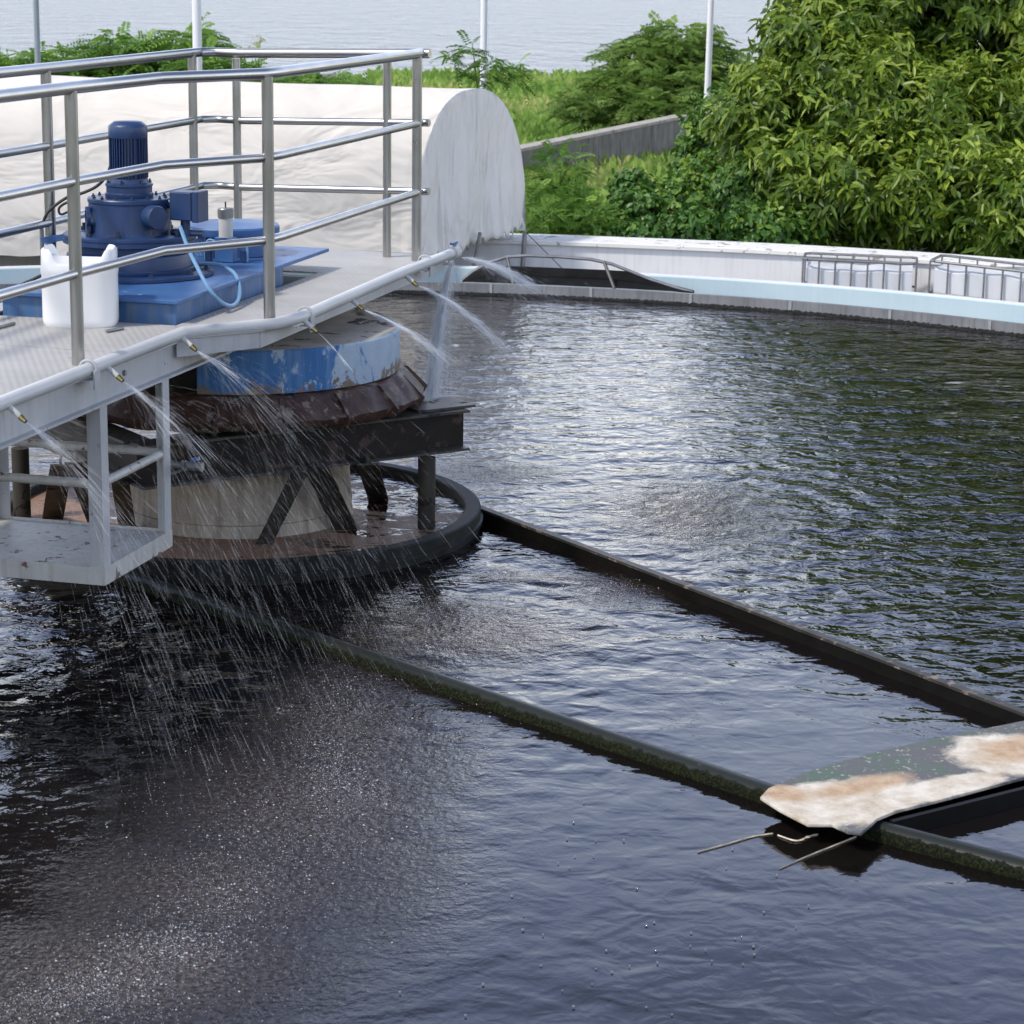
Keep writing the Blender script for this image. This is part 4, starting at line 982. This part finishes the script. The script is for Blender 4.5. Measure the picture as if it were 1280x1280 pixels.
# splash droplets on the churned water
def tiny(cs, rs, mat, name, squash=.8):
    base = np.array([(1, 0, 0), (0, 1, 0), (-1, 0, 0), (0, -1, 0), (0, 0, 1), (0, 0, -1)], float)*[1, 1, squash]
    fb = np.array([(0, 1, 4), (1, 2, 4), (2, 3, 4), (3, 0, 4), (1, 0, 5), (2, 1, 5), (3, 2, 5), (0, 3, 5)])
    V = (cs[:, None, :]+base[None]*rs[:, None, None]).reshape(-1, 3); Fq = (fb[None]+np.arange(len(cs))[:, None, None]*6).reshape(-1, 3)
    return obj(name, (V, Fq), mat)
cs = []; rs_ = []
for (px, py, rx, ry, n_) in [(870, 618, 34, 16, 260), (840, 665, 44, 20, 260), (600, 590, 34, 9, 300), (642, 721, 24, 6, 90), (760, 740, 40, 12, 160), (622, 783, 30, 10, 200), (590, 800, 60, 22, 220),
                             (430, 870, 45, 30, 260), (410, 950, 40, 40, 420), (430, 985, 40, 22, 200), (370, 1050, 90, 50, 400), (250, 1140, 60, 40, 260), (205, 1185, 60, 24, 480), (120, 1235, 60, 26, 420), (40, 1262, 50, 22, 160), (300, 1120, 60, 60, 260),
                             (560, 905, 60, 50, 120), (300, 1000, 160, 120, 500), (540, 460, 14, 8, 120), (150, 1260, 120, 30, 220)]:
    for _ in range(int(n_*2.2)):
        p = uz(px+random.gauss(0, rx*.75), py+random.gauss(0, ry*.75), 0)
        cs.append((p.x, p.y, abs(random.gauss(0, .007)))); rs_.append(random.uniform(.0006, .0018)*(2.2 if random.random() < .05 else 1))
o = tiny(np.array(cs), np.array(rs_), 'foam', 'splash_drops', .7); tag(o, 'small white splash drops thrown up where the jets hit the water', 'splash', kind='stuff')
# bubbles resting on the calm water
bub = MB(); bub.lathe([(.0001, .8), (.35, .74), (.66, .5), (.86, .2), (.9, 0)], (0, 0, 0), 12)
me0 = None; cnt = 0
bpx = [(518, 1012), (503, 998), (717, 1028), (709, 1048), (742, 1070), (719, 1070), (745, 1051), (698, 1079), (818, 1153), (808, 1157), (712, 1084), (655, 1144), (679, 1168), (864, 1166), (863, 1182), (882, 1187), (927, 1170), (942, 1183), (916, 1061), (908, 1085), (758, 1188), (820, 1188), (822, 1203), (787, 1207), (765, 1215), (745, 1211), (717, 1258), (890, 1201), (740, 1230), (840, 1268), (654, 1162), (582, 1269), (1011, 1132), (995, 1159), (955, 1140), (971, 1094), (919, 1173), (929, 1205), (943, 1193), (676, 1207), (703, 1238), (780, 1050), (796, 1110), (676, 1015), (808, 1259), (730, 1003), (640, 1120), (560, 1190), (604, 1230), (500, 1240)]
for i, (x, y) in enumerate(bpx):
    p = uz(x, y, .004); s_ = random.choice([.006, .007, .009, .010, .0075])*.45
    if me0 is None:
        o = obj('water_bubble', bub, 'bubble', smooth=True); me0 = o
    else:
        o = me0.copy(); C.objects.link(o)
    o.location = p; o.scale = (s_, s_, s_)
    tag(o, 'small clear bubble resting on the smooth dark water in the foreground', 'bubble', 'bubbles on the smooth foreground water')

# ------------------------------------------------------------------ light poles
for px, Y_, r_, mt_, lb in ((45.5, 27, .035, 'pole_grey', 'thin blue grey pole at the far left before the lake'), (246, 26.5, .054, 'pole_white', 'thickest white pole rising behind the bend of the railing'),
                        (605, 26.5, .040, 'pole_white', 'white pole rising behind the rounded end of the canvas tent'), (886, 31, .042, 'pole_white', 'white pole between the low acacia and the big tree')):
    p = uy(px, 20, Y_); z0 = gz(p.x, p.y)
    t = thing('light_pole', (p.x, p.y, z0), lb, 'pole', 'slim poles along the shore')
    lean = -.03 if px > 800 else 0
    sm('shaft', MB().tube([(p.x-lean*0, p.y, z0), (p.x-lean*2.5, p.y, 7.5)], [r_, r_*.8], 14), mt_, t)
    obj('base_plate', MB().box((p.x, p.y, z0+.02), (r_*2.2, 0, 0), (0, r_*2.2, 0), (0, 0, .02)), mt_, t)

# ------------------------------------------------------------------ old concrete wall beyond
wa, wb = uy(560, 196, 31.5), uy(852, 147, 41)
ow = thing('old_concrete_wall', (wa+wb)/2-UZ*.6, 'black streaked old concrete wall with pale top edge behind the bushes', 'wall')
wa.z = wb.z = .0
wd_ = (wb-wa).normalized()
obj('wall_body', MB().beam(wa-UZ*.75, wb-UZ*.75, .22, 1.40), 'old_wall', ow)
M['old_cap'] = surf('weathered_cap', (.30, .27, .23), (.42, .39, .34), 5, .9, wear=(.16, .14, .12), wear_lo=.58)
obj('wall_cap', MB().beam(wa-UZ*.022, wb-UZ*.022, .25, .045), 'old_cap', ow)

# ------------------------------------------------------------------ foliage
def leaves_mesh(P, D, N, LN, WD, tint, fold=.25, droop=.15):
    """P base points, D directions, N normals (all n x 3), folded leaves of 6 points"""
    D = D/np.linalg.norm(D, axis=1, keepdims=True); S = np.cross(D, N); S /= (np.linalg.norm(S, axis=1, keepdims=True)+1e-9); N = np.cross(S, D)
    LN = LN[:, None]; WD = WD[:, None]
    b0 = P; tip = P+D*LN-np.array([0, 0, 1])*LN*droop
    l1 = P+D*LN*.35+S*WD+N*WD*fold; l2 = P+D*LN*.70+S*WD*.85+N*WD*fold-np.array([0, 0, 1])*LN*droop*.4
    r1 = P+D*LN*.35-S*WD+N*WD*fold; r2 = P+D*LN*.70-S*WD*.85+N*WD*fold-np.array([0, 0, 1])*LN*droop*.4
    V = np.stack([b0, l1, l2, tip, r2, r1], 1).reshape(-1, 3); n = len(P)
    base = np.arange(n)[:, None]*6
    Fq = np.concatenate([base+np.array([[0, 3, 2, 1]]), base+np.array([[0, 5, 4, 3]])], 1).reshape(-1, 4)
    return V, Fq, np.repeat(tint, 2)
def unit(n): v = rng.normal(size=(n, 3)); return v/np.linalg.norm(v, axis=1, keepdims=True)
def lobes_points(lobes, dens, shell=.55, clump=0):
    out = []; nr = []
    for (cx, cy, cz, rx, ry, rz_) in lobes:
        n = int(dens*(rx*ry+ry*rz_+rx*rz_)*4.2)
        u = unit(n); r = rng.uniform(shell**3, 1, n)**(1/3)
        jit = 1+.16*np.sin(u[:, 0]*7+cx*3)*np.sin(u[:, 2]*6+cz)+.12*np.sin(u[:, 1]*11+u[:, 2]*9)
        p = u*(r*jit)[:, None]*np.array([rx, ry, rz_])+np.array([cx, cy, cz]); out.append(p); nr.append(u)
    return np.concatenate(out), np.concatenate(nr)
def whorls(lobes, dens, ln, wd, per, mat, mood=.5, minz=None, gap=0, **kw):
    Pc, U = lobes_points(lobes, dens, kw.pop('shell', .55))
    if minz is not None:
        k = Pc[:, 2] > minz; Pc, U = Pc[k], U[k]
    if gap:
        g_n = np.sin(Pc[:, 0]*5.1+Pc[:, 2]*2.3+1)*np.sin(Pc[:, 2]*5.7-Pc[:, 0]*1.9)+.35*np.sin(Pc[:, 0]*11+Pc[:, 2]*9)
        k = (g_n > -gap) | (rng.random(len(Pc)) < .12); Pc, U = Pc[k], U[k]
    n = len(Pc); ax = U*.8+np.array([0, 0, .35])+rng.normal(size=(n, 3))*.35; ax /= np.linalg.norm(ax, axis=1, keepdims=True)
    young = np.clip(rng.normal(mood, .16, n)+.22*(U[:, 2])+.12*(rng.random(n) < .12), 0, 1)
    P = np.repeat(Pc, per, 0); AX = np.repeat(ax, per, 0); Y_ = np.repeat(young, per); m = n*per
    ref = np.cross(AX, np.array([.31, .17, .93])); ref /= np.linalg.norm(ref, axis=1, keepdims=True); bt = np.cross(AX, ref)
    ph = (np.tile(np.arange(per), n)*2.4+np.repeat(rng.uniform(0, 6.28, n), per))[:, None]
    rad = ref*np.cos(ph)+bt*np.sin(ph)
    lift = rng.uniform(-.15, .75, m)[:, None]
    D = rad+AX*lift; D[:, 2] -= rng.uniform(.1, .9, m)
    Pb = P+AX*rng.uniform(-1.3, .5, m)[:, None]*ln
    N = AX+rng.normal(size=(m, 3))*.25
    LN = ln*rng.uniform(.4, 1.2, m); WD = wd*rng.uniform(.75, 1.15, m)
    tint = np.clip(Y_+rng.normal(0, .09, m)+.12*lift[:, 0], 0, 1)
    return leaves_mesh(Pb, D, N, LN, WD, tint, **kw)
def fronds(lobes, dens, flen, lln, lwd, pairs, mood=.5, minz=None, shell=.5, flat=.0):
    Pc, U = lobes_points(lobes, dens, shell)
    if minz is not None:
        k = Pc[:, 2] > minz; Pc, U = Pc[k], U[k]
    n = len(Pc); d = U*np.array([1, 1, .35])+rng.normal(size=(n, 3))*.45; d[:, 2] = d[:, 2]*(1-flat)+.12; d /= np.linalg.norm(d, axis=1, keepdims=True)
    nz = np.cross(np.cross(d, np.array([0, 0, 1.])), d)+rng.normal(size=(n, 3))*.3; side = np.cross(d, nz); side /= np.linalg.norm(side, axis=1, keepdims=True)
    Ps = []; Ds = []; Ns = []; Ls = []; Ts = []
    tone = np.clip(rng.normal(mood, .17, n)+.22*U[:, 2], 0, 1); fl = flen*rng.uniform(.6, 1.2, n)
    for j in range(pairs):
        t = (j+.5)/pairs; c0 = Pc+d*(fl*t)[:, None]-np.array([0, 0, 1])*(fl*.35*t*t)[:, None]
        for s_ in (-1, 1):
            Ps.append(c0); Ds.append(side*s_+d*.35+rng.normal(size=(n, 3))*.08); Ns.append(nz); Ls.append(lln*(1-.55*abs(t-.4))*rng.uniform(.8, 1.1, n)); Ts.append(tone+rng.normal(0, .05, n))
    P, D, N, LN, T = map(np.concatenate, (Ps, Ds, Ns, Ls, Ts))
    return leaves_mesh(P, D, N, LN, np.full(len(P), lwd), np.clip(T, 0, 1), fold=.1, droop=.2)
def plant(name, label, cat, base, meshes, mat, trunk=None, group=None, crown_name='crown'):
    t = thing(name, base, label, cat, group)
    V = []; Fq = []; T = []; k = 0
    for v, f, ti in meshes: V.append(v); Fq.append(f+k); T.append(ti); k += len(v)
    obj(crown_name, (np.concatenate(V), np.concatenate(Fq)), mat, t, attrs={'tint': ('FACE', np.concatenate(T))})
    if trunk is not None: sm('trunk', trunk, 'bark', t)
    return t
def limbs(base, tops, r0, mids=.5, wob=.2):
    mb = MB(); base = Vector(base)
    for tp in tops:
        tp = Vector(tp); pts = []
        for i in range(8):
            k = i/7; p = base.lerp(tp, k); p.z = base.z+(tp.z-base.z)*(k**.8)
            p += Vector((random.uniform(-1, 1), random.uniform(-1, 1), 0))*wob*.3*math.sin(k*3.1); pts.append(p)
        mb.tube(pts, [r0*(1-.8*i/7) for i in range(8)], 9)
    return mb
# big broad-leaved tree
def lob(px, py, Y_, rx, ry, rz_): p = uy(px, py, Y_); return (p.x, p.y, p.z, rx, ry, rz_)
big = [lob(965, 150, 24.4, .62, .8, .62), lob(1035, 62, 24.8, .70, .9, .68), lob(1085, 130, 24.0, .8, .8, .75), lob(1180, 170, 23.6, .85, .8, .7), lob(1100, 240, 23.0, .85, .7, .60),
       lob(1205, 250, 22.8, .9, .6, .60), lob(1010, 225, 23.4, .62, .7, .55), lob(1290, 150, 24.0, 1.0, .8, .9), lob(1300, 265, 22.3, .9, .6, .62), lob(1130, 0, 25.2, 1.0, 1.1, .9),
       lob(1105, -60, 25.6, .9, 1.1, .8), lob(1260, 10, 25.3, 1.0, 1.0, .9), lob(1210, -110, 26, 1.3, 1.4, 1.1), lob(1180, -190, 26, .9, 1.3, .9), lob(1360, -170, 26, 1.5, 1.4, 1.2),
       lob(1420, 60, 25, 1.3, 1.1, 1.2), lob(1550, -80, 26, 1.5, 1.5, 1.4), lob(1330, -290, 26, 1.3, 1.3, 1.1), lob(1500, -260, 26, 1.4, 1.3, 1.3)]
tb_ = Vector((4.75, 25.3, gz(0, 25.3)))
vis = big[:12]; hid = big[12:]
mA = whorls(vis, 165, .155, .0215, 9, None, .44, minz=-.25, shell=.45, gap=.34)
mB = whorls(hid, 34, .26, .05, 7, None, .42, shell=.4)
tips = [(b[0], b[1], b[2]) for b in big[:12:1]]+[(b[0], b[1], b[2]) for b in big[12:]]
mb = limbs(tb_, tips[:9], .05, wob=.5); mb.tube([tb_-UZ*.2, tb_+Vector((-.1, 0, 1.1)), tb_+Vector((-.3, 0, 2.6)), tb_+Vector((-.2, 0, 5))], [.17, .14, .11, .05], 12)
for tp in tips[12:]: mb.tube([tb_+Vector((-.2, 0, 2.4)), (Vector(tb_)+Vector(tp))/2+UZ*.8, Vector(tp)], [.07, .05, .02], 8)
plant('broadleaf_tree', 'big glossy broad-leaved tree hanging over the white wall at the right', 'tree', tb_, [mA, mB], 'leaf_tree', mb)

# vine covered shrubs left of the tree
G1 = 'bushes behind the white wall'
sh = [lob(890, 205, 27, .45, .5, .40), lob(885, 250, 25, .5, .5, .5), lob(840, 270, 23.8, .42, .4, .40), lob(905, 180, 26, .5, .5, .6)]
plant('leafy_shrub', 'bright green leafy shrub under the end of the old concrete wall', 'bush', Vector((2.1, 25, gz(0, 25))), [whorls(sh, 170, .085, .026, 6, None, .50, minz=-.5)], 'leaf_vine', limbs((1.9, 25, -.3), [(s[0], s[1], s[2]) for s in sh], .03), G1)
sh = [lob(800, 265, 23.0, .28, .3, .26), lob(790, 235, 24.5, .25, .3, .2), lob(870, 285, 22.6, .4, .3, .2), lob(800, 292, 22.4, .3, .25, .14)]
plant('vine_shrub', 'dark heart-leaved creeper mound just behind the white wall', 'bush', Vector((1.3, 23.2, gz(0, 23))), [whorls(sh, 260, .07, .030, 5, None, .30, minz=-.5)], 'leaf_vine', None, G1, 'foliage')
sh = [lob(940, 250, 24, .45, .5, .5), lob(960, 290, 22.7, .5, .35, .28), lob(925, 220, 25.5, .4, .4, .4)]
plant('climbing_shrub', 'mid green bush below the left side of the big tree', 'bush', Vector((2.6, 23.8, gz(0, 24))), [whorls(sh, 190, .08, .026, 6, None, .36, minz=-.5)], 'leaf_vine', limbs((2.6, 23.8, -.3), [(s[0], s[1], s[2]) for s in sh], .03), G1)
# feathery bush
sh = [lob(700, 260, 23.2, .30, .35, .36), lob(725, 275, 22.8, .28, .3, .26), lob(675, 285, 22.6, .25, .3, .22), lob(700, 215, 23.6, .22, .25, .24), lob(745, 290, 22.6, .22, .2, .14)]
plant('feathery_bush', 'soft feathery light green bush right of the canvas tent end', 'bush', Vector((.5, 23, gz(0, 23))), [fronds(sh, 210, .22, .045, .006, 12, .5, minz=-.4)], 'leaf_fern', limbs((.45, 23, -.3), [(s[0], s[1], s[2]) for s in sh], .012), G1)
# sapling behind tent top
sb = uy(597, 110, 23.5); mb = MB(); tipv = uy(590, 52, 23.5)
mb.tube([Vector((sb.x, sb.y, gz(0, 23.5))), sb, tipv], [.014, .009, .003], 7)
sp_l = [lob(566, 72, 23.5, .09, .1, .05), lob(588, 62, 23.5, .09, .1, .06), lob(612, 80, 23.5, .12, .1, .08), lob(640, 85, 23.6, .12, .1, .07), lob(595, 95, 23.5, .22, .1, .06), lob(640, 100, 23.6, .16, .1, .06)]
plant('young_sapling', 'thin feathery sapling sticking up above the tent end beside the white pole', 'sapling', Vector((sb.x, sb.y, gz(0, 23.5))), [fronds(sp_l, 190, .20, .05, .008, 9, .5)], 'leaf_fern', mb)
# low acacia
ac = [lob(815, 75, 45, .95, 1, .45), lob(850, 55, 45, .8, .9, .4), lob(775, 115, 44, .8, .9, .45), lob(840, 110, 44, 1.1, 1, .55), lob(880, 90, 45, .8, .8, .5), lob(800, 140, 43, .9, .9, .4), lob(735, 135, 43, .45, .6, .25), lob(860, 140, 43, .9, .8, .4)]
plant('spreading_acacia', 'low wide spreading acacia bush on the grassy bank by the lake', 'tree', Vector((2.3, 44.5, gz(0, 44.5))), [fronds(ac, 40, .40, .16, .022, 8, .42, flat=.75, shell=.35)], 'leaf_acacia', limbs((2.3, 44.5, gz(0, 44.5)), [(s[0], s[1], s[2]) for s in ac], .05))
# hedge at left beyond the tent: several bushes
lf = [((0, 92), (40, 85), (20, 105)), ((90, 80), (130, 88), (110, 104)), ((180, 78), (225, 70), (205, 100)), ((255, 82), (150, 60), (235, 55)), ((320, 104), (370, 108), (345, 112)), ((400, 110), (430, 112), (290, 100))]
lab = ['feathery green bush at the far left beyond the tent, behind the blue grey pole', 'feathery green bush between the blue grey pole and the motor, beyond the tent', 'tall feathery green bush just left of the thick white pole',
       'feathery bush whose top sprigs reach up beside the thick white pole', 'low green bush peeping over the tent ridge right of the thick white pole', 'lowest thin line of leaves over the tent ridge']
for pts_, lb in zip(lf, lab):
    ls = [lob(x, y, 31+random.uniform(-1, 1), .38, .6, .13 if y > 100 else .17) for x, y in pts_]
    c0 = ls[0]; ls += [(c0[0], c0[1], c0[2]-.45, .5, .6, .4), (ls[1][0], ls[1][1], ls[1][2]-.4, .5, .6, .35)]
    plant('feathery_bush', lb, 'bush', Vector((c0[0], c0[1], gz(0, c0[1]))), [fronds(ls, 90, .36, .085, .014, 8, .50, flat=.6)], 'leaf_fern', limbs((c0[0], c0[1], gz(0, c0[1])), [(s[0], s[1], s[2]) for s in ls[:3]], .03), 'bushes beyond the canvas tent')
tw_b = uy(322, 100, 30); mb = MB(); mb.tube([tw_b-UZ*.4, tw_b, uy(326, 45, 30)], [.008, .006, .003], 6); mb.tube([tw_b, uy(312, 60, 30)], [.004, .002], 5)
plant('thin_weed', 'thin yellowish weed stalk standing above the bushes over the railing corner', 'weed', tw_b-UZ*1.4, [fronds([lob(324, 50, 30, .06, .05, .06), lob(314, 58, 30, .05, .05, .05)], 300, .05, .03, .008, 4, .95)], 'grass', mb)
# grass bank
n = 26000
gx_ = rng.uniform(-3, 9, n); gy_ = rng.uniform(24, 100, n)**1.0; gy_ = 24+76*rng.random(n)**1.5; gx_ = (rng.uniform(-.06, .16, n))*gy_
gzv = np.array([gz(0, y) for y in gy_])
hgt = (.25+.0070*gy_)*rng.uniform(.5, 1.1, n)
D = rng.normal(size=(n, 3))*.35; D[:, 2] = 1
patch = .5+.3*np.sin(gx_*.9+1)*np.sin(gy_*.23)+rng.normal(0, .16, n)
v_, f2, t2 = leaves_mesh(np.stack([gx_, gy_, gzv-.02], -1), D, unit(n)*np.array([1, 1, .1]), hgt, (.012+.0009*gy_), np.clip(patch, 0, 1), fold=.1, droop=.25)
go = obj('grass', (v_, f2), 'grass', attrs={'tint': ('FACE', t2)}); tag(go, 'tall green and yellow grass covering the bank down to the lake', 'grass', kind='stuff')
